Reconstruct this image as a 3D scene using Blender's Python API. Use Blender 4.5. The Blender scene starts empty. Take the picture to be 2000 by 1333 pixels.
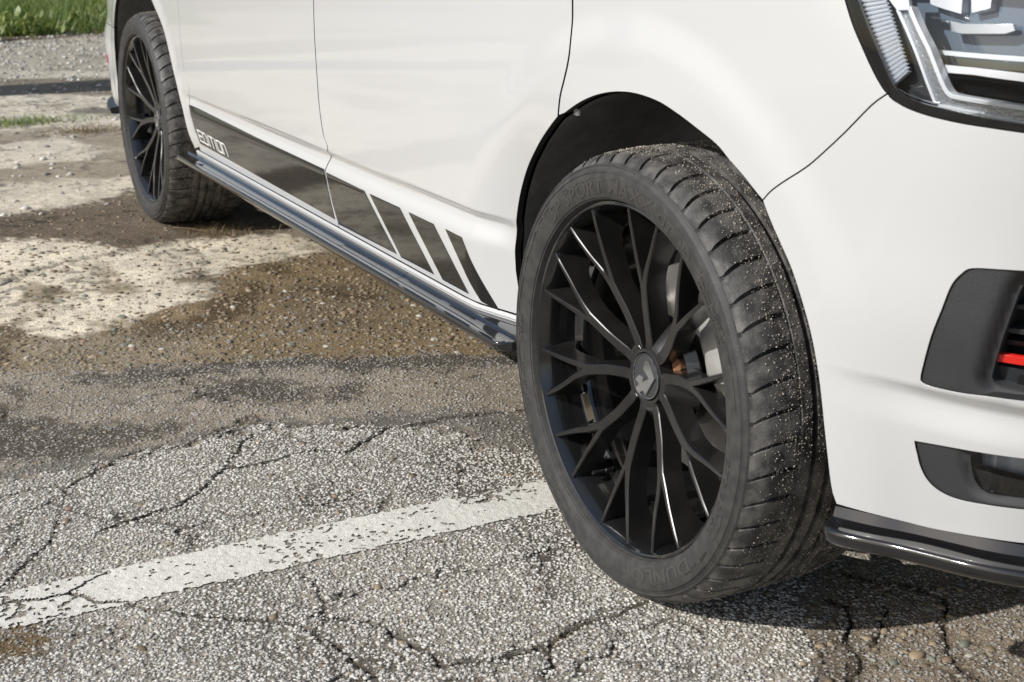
import bpy, bmesh, math, random
import numpy as np
from mathutils import Matrix, Vector
from mathutils.geometry import delaunay_2d_cdt

RAD = math.radians
rng = np.random.default_rng(7)
random.seed(7)
scene = bpy.context.scene
col = scene.collection

# ------------------------------------------------------------------ camera
CAM = np.array([1.7147, -2.0144, 1.0398])
YAW, PITCH, FPX = 1.089757, 0.304312, 2745.8          # focal length in pixels of the 2000 px wide photograph
FWD = np.array([-math.sin(YAW)*math.cos(PITCH), math.cos(YAW)*math.cos(PITCH), -math.sin(PITCH)])
RGT = np.array([math.cos(YAW), math.sin(YAW), 0.0])
UPV = np.cross(RGT, FWD)
cam_d = bpy.data.cameras.new('camera')
cam_d.sensor_width = 36.0
cam_d.lens = FPX/2000*36.0
cam_d.clip_start = 0.05
cam_d.clip_end = 600
cam_d.dof.use_dof = True
cam_d.dof.focus_distance = 2.35
cam_d.dof.aperture_fstop = 11.0
cam = bpy.data.objects.new('camera', cam_d)
col.objects.link(cam)
M = Matrix(((RGT[0], UPV[0], -FWD[0], CAM[0]), (RGT[1], UPV[1], -FWD[1], CAM[1]), (RGT[2], UPV[2], -FWD[2], CAM[2]), (0, 0, 0, 1)))
cam.matrix_world = M
scene.camera = cam

# ------------------------------------------------------------------ sky and sun
SUN_EL, SUN_AZ = RAD(35.5), RAD(0.0)       # the light travels along +Y, square on to the side of the van
world = bpy.data.worlds.new('World')
scene.world = world
world.use_nodes = True
wn = world.node_tree.nodes
sky = wn.new('ShaderNodeTexSky')
sky.sky_type = 'NISHITA'
sky.sun_disc = False
sky.sun_elevation = SUN_EL
sky.sun_rotation = RAD(180)
sky.air_density = 1.0
sky.dust_density = 1.5
wn['Background'].inputs['Strength'].default_value = 0.11
world.node_tree.links.new(sky.outputs[0], wn['Background'].inputs['Color'])
sun_d = bpy.data.lights.new('sun', 'SUN')
sun_d.energy = 4.2
sun_d.angle = RAD(0.53)
sun_d.color = (1.0, 0.98, 0.945)
sun = bpy.data.objects.new('sun', sun_d)
col.objects.link(sun)
tosun = Vector((math.sin(SUN_AZ)*math.cos(SUN_EL), -math.cos(SUN_AZ)*math.cos(SUN_EL), math.sin(SUN_EL)))
sun.rotation_euler = tosun.to_track_quat('Z', 'Y').to_euler()
vs = scene.view_settings
vs.view_transform = 'Standard'
vs.look = 'None'
vs.exposure = -0.10
vs.gamma = 1.0

# ------------------------------------------------------------------ materials
MATS = {}
def N(nt, kind, **kw):
    n = nt.nodes.new(kind)
    for k, v in kw.items():
        if k.startswith('i_'):
            n.inputs[k[2:].replace('_', ' ')].default_value = v
        else:
            setattr(n, k, v)
    return n
def mat(name, color, rough=0.5, metal=0.0, coat=0.0, spec=0.5, noise=0.0, nscale=20, bump=0.0, bscale=60, dust=0.0, dustcol=(.22, .19, .15), coat_rough=.03):
    m = bpy.data.materials.new(name)
    m.use_nodes = True
    nt = m.node_tree
    b = nt.nodes['Principled BSDF']
    b.inputs['Base Color'].default_value = (*color, 1)
    b.inputs['Roughness'].default_value = rough
    b.inputs['Metallic'].default_value = metal
    b.inputs['Coat Weight'].default_value = coat
    b.inputs['Coat Roughness'].default_value = coat_rough
    b.inputs['Specular IOR Level'].default_value = spec
    tc = nt.nodes.new('ShaderNodeTexCoord')
    if noise or dust:
        no = N(nt, 'ShaderNodeTexNoise')
        no.inputs['Scale'].default_value = nscale
        no.inputs['Detail'].default_value = 6
        nt.links.new(tc.outputs['Object'], no.inputs['Vector'])
        mx = N(nt, 'ShaderNodeMix', data_type='RGBA')
        c2 = dustcol if dust else tuple(min(1, c*(1+noise)) for c in color)
        c1 = color if dust else tuple(c*(1-noise) for c in color)
        mx.inputs['A'].default_value = (*c1, 1)
        mx.inputs['B'].default_value = (*c2, 1)
        if dust:
            mr = N(nt, 'ShaderNodeMapRange')
            mr.inputs['From Min'].default_value = 0.4
            mr.inputs['From Max'].default_value = 0.75
            mr.inputs['To Max'].default_value = dust
            nt.links.new(no.outputs['Fac'], mr.inputs['Value'])
            nt.links.new(mr.outputs['Result'], mx.inputs['Factor'])
        else:
            nt.links.new(no.outputs['Fac'], mx.inputs['Factor'])
        nt.links.new(mx.outputs['Result'], b.inputs['Base Color'])
    if bump:
        nb = N(nt, 'ShaderNodeTexNoise')
        nb.inputs['Scale'].default_value = bscale
        nb.inputs['Detail'].default_value = 4
        nt.links.new(tc.outputs['Object'], nb.inputs['Vector'])
        bp = N(nt, 'ShaderNodeBump')
        bp.inputs['Strength'].default_value = bump
        bp.inputs['Distance'].default_value = 0.002
        nt.links.new(nb.outputs['Fac'], bp.inputs['Height'])
        nt.links.new(bp.outputs['Normal'], b.inputs['Normal'])
    MATS[name] = m
    return m
mat('white_paint', (.600, .601, .597), rough=.35, coat=1.0, spec=.5, noise=.012, nscale=3, coat_rough=.04)
mat('white_vinyl', (.82, .82, .80), rough=.4)
mat('decal', (.016, .0155, .015), rough=.10, coat=.4, spec=.42, coat_rough=.03)
mat('gloss_black', (.010, .010, .011), rough=.10, coat=1.0, dust=.07, dustcol=(.10, .09, .08), nscale=9)
mat('rim_black', (.011, .0107, .0104), rough=.29, coat=.6, dust=.20, dustcol=(.06, .052, .045), nscale=22, coat_rough=.14)
mat('tyre_rubber', (.037, .0355, .034), rough=.62, spec=.5, dust=.40, dustcol=(.105, .098, .09), nscale=55, bump=.25, bscale=300)
mat('tread_rubber', (.042, .040, .038), rough=.6, spec=.5, dust=1.0, dustcol=(.19, .178, .162), nscale=34, bump=.4, bscale=260)
mat('barrel_black', (.010, .0105, .011), rough=.16, coat=1.0, dust=.12, dustcol=(.06, .055, .05), nscale=12, coat_rough=.06)
mat('letter_rubber', (.062, .058, .054), rough=.65, spec=.4)
mat('liner', (.17, .17, .17), rough=.5, dust=.6, dustcol=(.32, .31, .30), nscale=30, bump=.5, bscale=60)
mat('gap_black', (.018, .018, .018), rough=.8)
mat('grey_plastic', (.040, .041, .043), rough=.55, bump=.55, bscale=900, noise=.12, nscale=40)
mat('black_plastic', (.014, .014, .015), rough=.38)
mat('dark_plastic', (.03, .032, .036), rough=.3)
mat('red_plastic', (.75, .02, .012), rough=.3, coat=.6)
mat('red_reflector', (.45, .01, .01), rough=.15, coat=1)
mat('lamp_silver', (.84, .87, .91), rough=.28, metal=.15)
mat('lamp_sky_tint', (.13, .17, .22), rough=.12, coat=1.0)  # sky reflection in the lens, painted in as blue-grey
mat('chrome', (.82, .84, .87), rough=.07, metal=1.0)
mat('satin_chrome', (.62, .64, .67), rough=.22, metal=1.0)
mat('mirror_dark', (.10, .13, .17), rough=.06, metal=1.0)
mat('brake_steel', (.42, .40, .38), rough=.38, metal=.9, noise=.2, nscale=60)
mat('caliper_grey', (.46, .45, .42), rough=.5, metal=.3, noise=.25, nscale=40)
mat('rusty_bolt', (.30, .15, .08), rough=.55, metal=.5, noise=.3, nscale=80)
mat('underbody', (.03, .029, .028), rough=.85, noise=.3, nscale=12)
mat('concrete_pole', (.36, .35, .33), rough=.9, noise=.15, nscale=9, bump=.4)
mat('grit', (.52, .44, .34), rough=.8, noise=.5, nscale=150)
mat('window_glass', (.015, .018, .02), rough=.04, coat=1)
mat('dry_grass', (.34, .27, .14), rough=.8, noise=.35, nscale=30)
mat('twig', (.16, .10, .06), rough=.85)
def grass_mat(name, c1, c2):
    m = bpy.data.materials.new(name)
    m.use_nodes = True
    nt = m.node_tree
    b = nt.nodes['Principled BSDF']
    at = N(nt, 'ShaderNodeAttribute', attribute_name='tint')
    mx = N(nt, 'ShaderNodeMix', data_type='RGBA')
    mx.inputs['A'].default_value = (*c1, 1)
    mx.inputs['B'].default_value = (*c2, 1)
    nt.links.new(at.outputs['Fac'], mx.inputs['Factor'])
    nt.links.new(mx.outputs['Result'], b.inputs['Base Color'])
    b.inputs['Roughness'].default_value = .45
    tr = N(nt, 'ShaderNodeBsdfTranslucent')
    nt.links.new(mx.outputs['Result'], tr.inputs['Color'])
    ms = N(nt, 'ShaderNodeMixShader')
    ms.inputs[0].default_value = .35
    nt.links.new(b.outputs[0], ms.inputs[1])
    nt.links.new(tr.outputs[0], ms.inputs[2])
    nt.links.new(ms.outputs[0], nt.nodes['Material Output'].inputs['Surface'])
    MATS[name] = m
grass_mat('grass', (.07, .16, .025), (.40, .44, .13))
grass_mat('dry_blade', (.22, .15, .07), (.42, .34, .18))
def clear_mat():
    m = bpy.data.materials.new('clear_lens')
    m.use_nodes = True
    nt = m.node_tree
    nt.nodes.remove(nt.nodes['Principled BSDF'])
    t = N(nt, 'ShaderNodeBsdfTransparent')
    t.inputs[0].default_value = (.95, .96, .97, 1)
    g = N(nt, 'ShaderNodeBsdfGlossy')
    g.inputs['Roughness'].default_value = .02
    f = N(nt, 'ShaderNodeFresnel')
    f.inputs['IOR'].default_value = 1.55
    ms = N(nt, 'ShaderNodeMixShader')
    nt.links.new(f.outputs[0], ms.inputs[0])
    nt.links.new(t.outputs[0], ms.inputs[1])
    nt.links.new(g.outputs[0], ms.inputs[2])
    nt.links.new(ms.outputs[0], nt.nodes['Material Output'].inputs['Surface'])
    MATS['clear_lens'] = m
clear_mat()

# ------------------------------------------------------------------ small helpers
def link(name, me, m=None, parent=None, label=None, cat=None, group=None, kind=None):
    o = bpy.data.objects.new(name, me)
    col.objects.link(o)
    if m:
        me.materials.append(MATS[m])
    if parent:
        o.parent = parent
    for k, v in (('label', label), ('category', cat), ('group', group), ('kind', kind)):
        if v:
            o[k] = v
    return o
def empty(name, loc=(0, 0, 0), **kw):
    o = link(name, None, **kw)
    o.location = loc
    o.empty_display_size = .1
    return o
def mesh(name, verts, faces, smooth=True, normals=None):
    me = bpy.data.meshes.new(name)
    me.from_pydata([tuple(map(float, v)) for v in verts], [], [tuple(map(int, f)) for f in faces])
    me.update()
    if smooth is True:
        me.polygons.foreach_set('use_smooth', [True]*len(me.polygons))
    elif smooth is not False:
        me.polygons.foreach_set('use_smooth', list(smooth))
    if normals is not None:
        me.normals_split_custom_set_from_vertices([tuple(map(float, n)) for n in normals])
    return me
def sharp(me, deg=35):
    me.set_sharp_from_angle(angle=RAD(deg))
    return me
def fast_mesh(name, V, F):
    """V (n,3) float, F (m,k) int, made with foreach_set"""
    me = bpy.data.meshes.new(name)
    V = np.ascontiguousarray(V, dtype=np.float32)
    F = np.ascontiguousarray(F, dtype=np.int32)
    k = F.shape[1]
    me.vertices.add(len(V))
    me.vertices.foreach_set('co', V.ravel())
    me.loops.add(F.size)
    me.loops.foreach_set('vertex_index', F.ravel())
    me.polygons.add(len(F))
    me.polygons.foreach_set('loop_start', np.arange(0, F.size, k, dtype=np.int32))
    me.update(calc_edges=True)
    return me
def fattr(me, name, arr):
    a = me.attributes.new(name, 'FLOAT', 'POINT')
    a.data.foreach_set('value', np.ascontiguousarray(arr, dtype=np.float32))
def cattr(me, name, arr):
    a = me.color_attributes.new(name, 'FLOAT_COLOR', 'POINT')
    c = np.ones((len(arr), 4), np.float32)
    c[:, :3] = arr
    a.data.foreach_set('color', c.ravel())
def hash2(ix, iy, seed):
    h = (ix.astype(np.int64)*374761393 + iy.astype(np.int64)*668265263 + seed*974634777) & 0xffffffff
    h = ((h ^ (h >> 13))*1274126177) & 0xffffffff
    return ((h ^ (h >> 16)) & 0xffffff)/float(0xffffff)
def vnoise(x, y, seed=0):
    ix, iy = np.floor(x), np.floor(y)
    fx, fy = x-ix, y-iy
    fx, fy = fx*fx*(3-2*fx), fy*fy*(3-2*fy)
    a, b = hash2(ix, iy, seed), hash2(ix+1, iy, seed)
    c, d = hash2(ix, iy+1, seed), hash2(ix+1, iy+1, seed)
    return (a*(1-fx)+b*fx)*(1-fy)+(c*(1-fx)+d*fx)*fy
def fbm(x, y, seed=0, oct=4):
    v, a, t = 0, 1, 0
    for o in range(oct):
        v = v+a*vnoise(x*2**o, y*2**o, seed+o*17)
        t += a
        a *= .5
    return v/t
def sstep(a, b, x):
    t = np.clip((x-a)/(b-a), 0, 1)
    return t*t*(3-2*t)
def inpoly(px, py, poly):
    poly = np.asarray(poly, float)
    inside = np.zeros(np.shape(px), bool)
    x1, y1 = poly[-1]
    for x2, y2 in poly:
        if y1 != y2:
            c = ((y1 > py) != (y2 > py)) & (px < (x2-x1)*(py-y1)/(y2-y1)+x1)
            inside ^= c
        x1, y1 = x2, y2
    return inside
def segdist(px, py, line, closed=False):
    d = np.full(np.shape(px), 1e9)
    pts = list(line)+([line[0]] if closed else [])
    for (ax, ay), (bx, by) in zip(pts[:-1], pts[1:]):
        ux, uy = bx-ax, by-ay
        L = ux*ux+uy*uy+1e-12
        t = np.clip(((px-ax)*ux+(py-ay)*uy)/L, 0, 1)
        d = np.minimum(d, np.hypot(px-ax-t*ux, py-ay-t*uy))
    return d
def polysd(px, py, poly):
    return np.where(inpoly(px, py, poly), -1, 1)*segdist(px, py, poly, True)
def ray(px, py):
    return FWD+(px-1000)/FPX*RGT+(666.5-py)/FPX*UPV
def on_plane(px, py, axis, val):
    v = ray(px, py)
    return CAM+(val-CAM[axis])/v[axis]*v
def ground_px(px, py):
    p = on_plane(px, py, 2, 0.0)
    return (p[0], p[1])
def project(P):
    q = np.asarray(P)-CAM
    z = q@FWD
    return np.stack([1000+FPX*(q@RGT)/z, 666.5-FPX*(q@UPV)/z], -1)

# ------------------------------------------------------------------ body surface of the van
# x forward, y to the left, z up; front axle at x = 0, rear axle at x = -3.0
WHEEL_Y, HUB_Z, WB = -0.93, 0.3415, 3.0
def spline(pts, n=4000):
    P = np.array(pts, float)
    t = np.concatenate([[0], np.cumsum(np.hypot(*(P[1:]-P[:-1]).T))])
    m = len(P)
    h = np.diff(t)
    A = np.zeros((m, m))
    B = np.zeros((m, 2))
    A[0, 0] = A[-1, -1] = 1
    for i in range(1, m-1):
        A[i, i-1], A[i, i], A[i, i+1] = h[i-1], 2*(h[i-1]+h[i]), h[i]
        B[i] = 6*((P[i+1]-P[i])/h[i]-(P[i]-P[i-1])/h[i-1])
    Mm = np.linalg.solve(A, B)
    tt = np.linspace(0, t[-1], n)
    i = np.clip(np.searchsorted(t, tt, 'right')-1, 0, m-2)
    a = (t[i+1]-tt)[:, None]
    b = (tt-t[i])[:, None]
    H = h[i][:, None]
    return Mm[i]*a**3/(6*H)+Mm[i+1]*b**3/(6*H)+(P[i]/H-Mm[i]*H/6)*a+(P[i+1]/H-Mm[i+1]*H/6)*b
PLAN = spline([(-3.99, .12), (-3.99, 0), (-3.985, -.4), (-3.955, -.66), (-3.86, -.80), (-3.70, -.868), (-3.55, -.899), (-3.38, -.918), (-3.15, -.925), (-2.8, -.926), (-2.2, -.927), (-1.6, -.928), (-1.0, -.928), (-.5, -.927), (0, -.924), (.2, -.921), (.32, -.916), (.42, -.908), (.51, -.895), (.585, -.876), (.645, -.850), (.705, -.808), (.765, -.74), (.82, -.62), (.86, -.45), (.885, -.2), (.89, 0), (.89, .12)], 9000)
k0 = np.argmin(np.abs(PLAN[:, 1])+(PLAN[:, 0] > 0)*9)
k1 = np.argmin(np.abs(PLAN[:, 1])+(PLAN[:, 0] < 0)*9)
PS = np.concatenate([[0], np.cumsum(np.hypot(*np.diff(PLAN, axis=0).T))])
PS -= PS[np.argmin(np.abs(PLAN[:, 0])+(PLAN[:, 1] > -.8)*9)]
S_REAR, S_FRONT = PS[k0], PS[k1]
TG = np.gradient(PLAN, axis=0)
TG /= np.hypot(TG[:, 0], TG[:, 1])[:, None]
PN = np.stack([TG[:, 1], -TG[:, 0]], -1)     # outward
def interp_curve(zs, os):
    pts = spline(list(zip(zs, os)), 1200)
    return lambda z: np.interp(z, pts[:, 0], pts[:, 1])
FRONT_TUCK = interp_curve([.18, .28, .40, .50, .58, .66, .74, .82, .95, 1.05], [-.055, -.052, -.036, -.020, -.006, .0, .008, .014, .002, -.03])
def swage(z, z0):
    """a crease: undercut just below z0 and a long shoulder below that"""
    d = z0-z
    return -.0095*(sstep(0.0, .016, d)-sstep(.016, .062, d))
def offset(s, z):
    o = .008-.10*(z-.75)**2
    o = np.where(z > .75, .008-.06*(z-.75)**2, o)
    # crease along the doors
    w = sstep(-2.50, -2.36, s)*(1-sstep(-.47, -.38, s))
    o = o+w*1.3*swage(z, .5075+.008*(s+.58))
    # front wheel arch: tucked in behind the wheel, slightly flared in front and above
    rho = np.hypot(s, z-.34)
    back = sstep(.02, .36, -s)*(1-sstep(.45, .82, z))
    o = o-back*.036*(1-sstep(.38, .56, rho))
    top = 1-back
    o = o+top*.007*(1-sstep(.49, .56, rho))*sstep(-.6, -.2, s)*(1-sstep(.45, .6, s))
    # rear arch flare
    rr = np.hypot(s+WB, z-.34)
    o = o+.006*(1-sstep(.47, .53, rr))
    # rear bumper bulge
    rb = 1-sstep(-3.62, -3.40, s)
    o = o+rb*.022*sstep(.66, .55, z)*sstep(.20, .36, z)
    # front corner and bumper
    f = sstep(.30, .62, s)
    o = o+f*(FRONT_TUCK(z)-.004)
    fb = sstep(.40, .64, s)
    o = o+fb*1.0*swage(z, .4935)
    return o
def surf(s, z, off=0.0):
    s = np.asarray(s, float)
    z = np.asarray(z, float)
    x = np.interp(s, PS, PLAN[:, 0])
    y = np.interp(s, PS, PLAN[:, 1])
    nx = np.interp(s, PS, PN[:, 0])
    ny = np.interp(s, PS, PN[:, 1])
    o = offset(s, z)+off
    return np.stack([x+nx*o, y+ny*o, z+0*s], -1)
def surf_n(s, z):
    e = .0012
    a = surf(s+e, z)-surf(s-e, z)
    b = surf(s, z+e)-surf(s, z-e)
    n = np.cross(a, b)
    n /= np.linalg.norm(n, axis=-1)[..., None]
    return n
def pix(px, py, off=0.0):
    """photograph pixel -> (s, z) on the body surface"""
    g = on_plane(px, py, 1, -.92)
    q = np.array([min(max(g[0], -3.6), .8), min(max(g[2], .25), 1.0)])
    for it in range(40):
        P0 = project(surf(q[0], q[1], off))
        r = np.array([px, py])-P0
        if abs(r).max() < .02:
            break
        e = 1e-4
        J = np.stack([(project(surf(q[0]+e, q[1], off))-P0)/e, (project(surf(q[0], q[1]+e, off))-P0)/e], -1)
        dq = np.linalg.solve(J, r)
        q = q+np.clip(dq, -.06, .06)
    return (float(q[0]), float(q[1]))
def pixs(pts, off=0.0):
    return [pix(x, y, off) for x, y in pts]

def resample(outline, hs, hz, closed=True):
    out = []
    pts = list(outline)+([outline[0]] if closed else [])
    for a, b in zip(pts[:-1], pts[1:]):
        n = max(1, int(math.ceil(max(abs(b[0]-a[0])/hs, abs(b[1]-a[1])/hz))))
        for i in range(n):
            out.append((a[0]+(b[0]-a[0])*i/n, a[1]+(b[1]-a[1])*i/n))
    if not closed:
        out.append(pts[-1])
    return out
def smooth_line(pts, n=5):
    """Catmull-Rom through 2-D points"""
    P = [np.array(p, float) for p in pts]
    P = [2*P[0]-P[1]]+P+[2*P[-1]-P[-2]]
    out = []
    for i in range(1, len(P)-2):
        p0, p1, p2, p3 = P[i-1:i+3]
        for k in range(n):
            t = k/n
            out.append(tuple(.5*((2*p1)+(-p0+p2)*t+(2*p0-5*p1+4*p2-p3)*t*t+(-p0+3*p1-3*p2+p3)*t**3)))
    out.append(tuple(P[-2]))
    return out
def fill2d(loops, hs, hz):
    """loops[0] outer, the rest holes; returns points (n,2), triangles, loops as index lists"""
    rl = [resample(l, hs, hz) for l in loops]
    pts, edges, idx = [], [], []
    for l in rl:
        b = len(pts)
        pts += l
        idx.append(list(range(b, b+len(l))))
        edges += [(b+i, b+(i+1) % len(l)) for i in range(len(l))]
    A = np.array(loops[0])
    g0 = np.arange(math.floor(A[:, 0].min()/hs), math.ceil(A[:, 0].max()/hs)+1)*hs
    g1 = np.arange(math.floor(A[:, 1].min()/hz), math.ceil(A[:, 1].max()/hz)+1)*hz
    X, Y = [q.ravel() for q in np.meshgrid(g0, g1)]
    keep = inpoly(X, Y, rl[0])
    for h in rl[1:]:
        keep &= ~inpoly(X, Y, h)
    sc = [[(x/hs, y/hz) for x, y in l] for l in rl]
    for l in sc:
        d = segdist(X/hs, Y/hz, l, True)
        keep &= d > .45
    pts += list(zip(X[keep], Y[keep]))
    co = [Vector((x/hs, y/hz)) for x, y in pts]
    ov, oe, of, omap, _, _ = delaunay_2d_cdt(co, edges, [], 0, 1e-5)
    V = np.array([(v.x*hs, v.y*hz) for v in ov])
    T = np.array([f for f in of if len(f) == 3])
    c = V[T].mean(axis=1)
    ok = inpoly(c[:, 0], c[:, 1], rl[0])
    for h in rl[1:]:
        ok &= ~inpoly(c[:, 0], c[:, 1], h)
    remap = {}
    for new, olds in enumerate(omap):
        for o in olds:
            remap[o] = new
    idx = [[remap[i] for i in l] for l in idx]
    return V, T[ok], idx
def panel(name, loops, m, parent, off=0.0, hs=.035, hz=.009, lip=.014, offfn=None, **kw):
    """a piece of sheet that follows the body surface, with its edge turned inward by lip"""
    V, T, idx = fill2d(loops, hs, hz)
    o = off if offfn is None else off+offfn(V[:, 0], V[:, 1])
    P = surf(V[:, 0], V[:, 1], o)
    if offfn is None:
        Nn = surf_n(V[:, 0], V[:, 1])
    else:
        e = .0012
        a = surf(V[:, 0]+e, V[:, 1], off+offfn(V[:, 0]+e, V[:, 1]))-surf(V[:, 0]-e, V[:, 1], off+offfn(V[:, 0]-e, V[:, 1]))
        b = surf(V[:, 0], V[:, 1]+e, off+offfn(V[:, 0], V[:, 1]+e))-surf(V[:, 0], V[:, 1]-e, off+offfn(V[:, 0], V[:, 1]-e))
        Nn = np.cross(a, b)
        Nn /= np.linalg.norm(Nn, axis=-1)[:, None]
    # every triangle winds so that it faces outward
    fn = np.cross(P[T[:, 1]]-P[T[:, 0]], P[T[:, 2]]-P[T[:, 0]])
    flip = (fn*Nn[T[:, 0]]).sum(1) < 0
    T[flip] = T[flip][:, ::-1]
    verts, faces, norms = list(P), [tuple(t) for t in T], list(Nn)
    seal_shade = []
    if lip:
        for l in idx:
            b = len(verts)
            n = len(l)
            ring = P[l]
            nn = Nn[l]
            tan = np.roll(ring, -1, 0)-np.roll(ring, 1, 0)
            tan /= np.linalg.norm(tan, axis=1)[:, None]+1e-9
            side = np.cross(tan, nn)
            cen2 = np.mean(V[l], axis=0)
            test = surf(V[l][:, 0], V[l][:, 1], o if np.isscalar(o) else o[l])
            # side must point away from the sheet: compare the loop's winding
            q = V[l]
            area = np.sum(q[:, 0]*np.roll(q[:, 1], -1)-np.roll(q[:, 0], -1)*q[:, 1])
            sgn = 1 if area > 0 else -1
            if l is not idx[0]:
                sgn = -sgn
            side = side*sgn
            r1 = ring-nn*.0005+side*.0003
            r2 = ring-nn*lip+side*.0003
            mid = nn*.6+side*.8
            mid /= np.linalg.norm(mid, axis=1)[:, None]
            verts += list(ring)+list(r1)+list(r1)+list(r2)
            norms += list(nn)+list(mid)+list(side)+list(side)
            for i in range(n):
                j = (i+1) % n
                f1 = (b+i, b+j, b+n+j, b+n+i)
                f2 = (b+2*n+i, b+2*n+j, b+3*n+j, b+3*n+i)
                if sgn > 0:
                    f1, f2 = f1[::-1], f2[::-1]
                seal_shade.append(len(faces)+1)
                faces += [f1, f2]
    me = mesh(name, verts, faces, True, norms)
    o_ = link(name, me, m, parent, **kw)
    if m == 'white_paint' and seal_shade:          # black seal and underseal behind the painted edge, gap shade painted in
        me.materials.append(MATS['gap_black'])
        for q in seal_shade:
            me.polygons[q].material_index = 1
    return o_
def prism_patch(name, poly, m, parent, off, thick, hs=.02, hz=.01, **kw):
    return panel(name, [poly], m, parent, off=off, hs=hs, hz=hz, lip=thick, **kw)
def revolve(name, prof, n, m, parent=None, axis_y=True, sharp_deg=30, **kw):
    """prof (r, depth): depth along +Y (into the wheel)"""
    th = np.linspace(0, 2*np.pi, n, endpoint=False)
    verts, faces = [], []
    k = len(prof)
    for t in th:
        for r, d in prof:
            verts.append((r*math.cos(t), d, r*math.sin(t)))
    for i in range(n):
        j = (i+1) % n
        for q in range(k-1):
            faces.append((i*k+q, j*k+q, j*k+q+1, i*k+q+1))
    me = mesh(name, verts, faces, True)
    sharp(me, sharp_deg)
    return link(name, me, m, parent, **kw)
def box_mesh(name, x0, x1, y0, y1, z0, z1, bev=.004):
    bm = bmesh.new()
    bmesh.ops.create_cube(bm, size=1)
    bmesh.ops.scale(bm, vec=(x1-x0, y1-y0, z1-z0), verts=bm.verts)
    bmesh.ops.translate(bm, vec=((x0+x1)/2, (y0+y1)/2, (z0+z1)/2), verts=bm.verts)
    if bev:
        bmesh.ops.bevel(bm, geom=bm.edges[:], offset=bev, segments=2, affect='EDGES')
    me = bpy.data.meshes.new(name)
    bm.to_mesh(me)
    bm.free()
    me.polygons.foreach_set('use_smooth', [True]*len(me.polygons))
    sharp(me, 40)
    return me
def extrude_poly(name, pts3, direction, depth):
    """prism from a planar 3-D polygon"""
    n = len(pts3)
    d = np.array(direction)*depth
    v = [np.array(p) for p in pts3]+[np.array(p)+d for p in pts3]
    f = [tuple(range(n))[::-1], tuple(range(n, 2*n))]+[(i, (i+1) % n, n+(i+1) % n, n+i) for i in range(n)]
    me = mesh(name, v, f, False)
    bm = bmesh.new()
    bm.from_mesh(me)
    bmesh.ops.recalc_face_normals(bm, faces=bm.faces)
    bm.to_mesh(me)
    bm.free()
    return me

# ================================================================== GROUND
def gpoly(pts):
    return [ground_px(*p) for p in pts]
CRACKS = [gpoly(c) for c in (
    [(0, 980), (66, 959), (129, 959), (192, 920), (246, 890), (330, 870)],
    [(129, 959), (114, 1046), (78, 1082), (0, 1154)],
    [(756, 842), (720, 866), (684, 890), (600, 887), (516, 911), (438, 923), (384, 965), (336, 998), (252, 1025), (192, 1046)],
    [(430, 860), (450, 848), (510, 833), (636, 830), (700, 842), (756, 842)],
    [(756, 842), (828, 830), (888, 815), (984, 806), (1060, 800)],
    [(0, 1184), (72, 1175), (144, 1163), (198, 1178), (252, 1187), (312, 1196), (396, 1208), (462, 1214), (552, 1220), (624, 1244), (690, 1290), (740, 1333)],
    [(612, 1208), (720, 1214), (768, 1238), (834, 1274), (864, 1304), (918, 1298), (1020, 1277), (1074, 1262), (1116, 1232), (1200, 1202), (1260, 1175)],
    [(1074, 1262), (1070, 1300), (1074, 1340)],
    [(438, 923), (470, 880), (500, 850)],
    [(1617, 1170), (1651, 1185), (1660, 1222), (1647, 1249), (1677, 1290), (1681, 1309), (1662, 1340)],
    [(1730, 1190), (1730, 1226), (1711, 1252), (1677, 1290)],
    [(1655, 1125), (1760, 1140), (1850, 1170), (1846, 1234), (1854, 1267), (1887, 1309), (1925, 1340)],
    [(144, 1163), (160, 1140), (210, 1120)],
    [(0, 560), (60, 530), (140, 512), (200, 500), (260, 490)],
)]
CRACK_W = [.66*q for q in (.005, .004, .007, .006, .005, .006, .007, .005, .004, .006, .005, .006, .003, .008)]
LINE_X0, LINE_X1 = -.418, -.288
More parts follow.
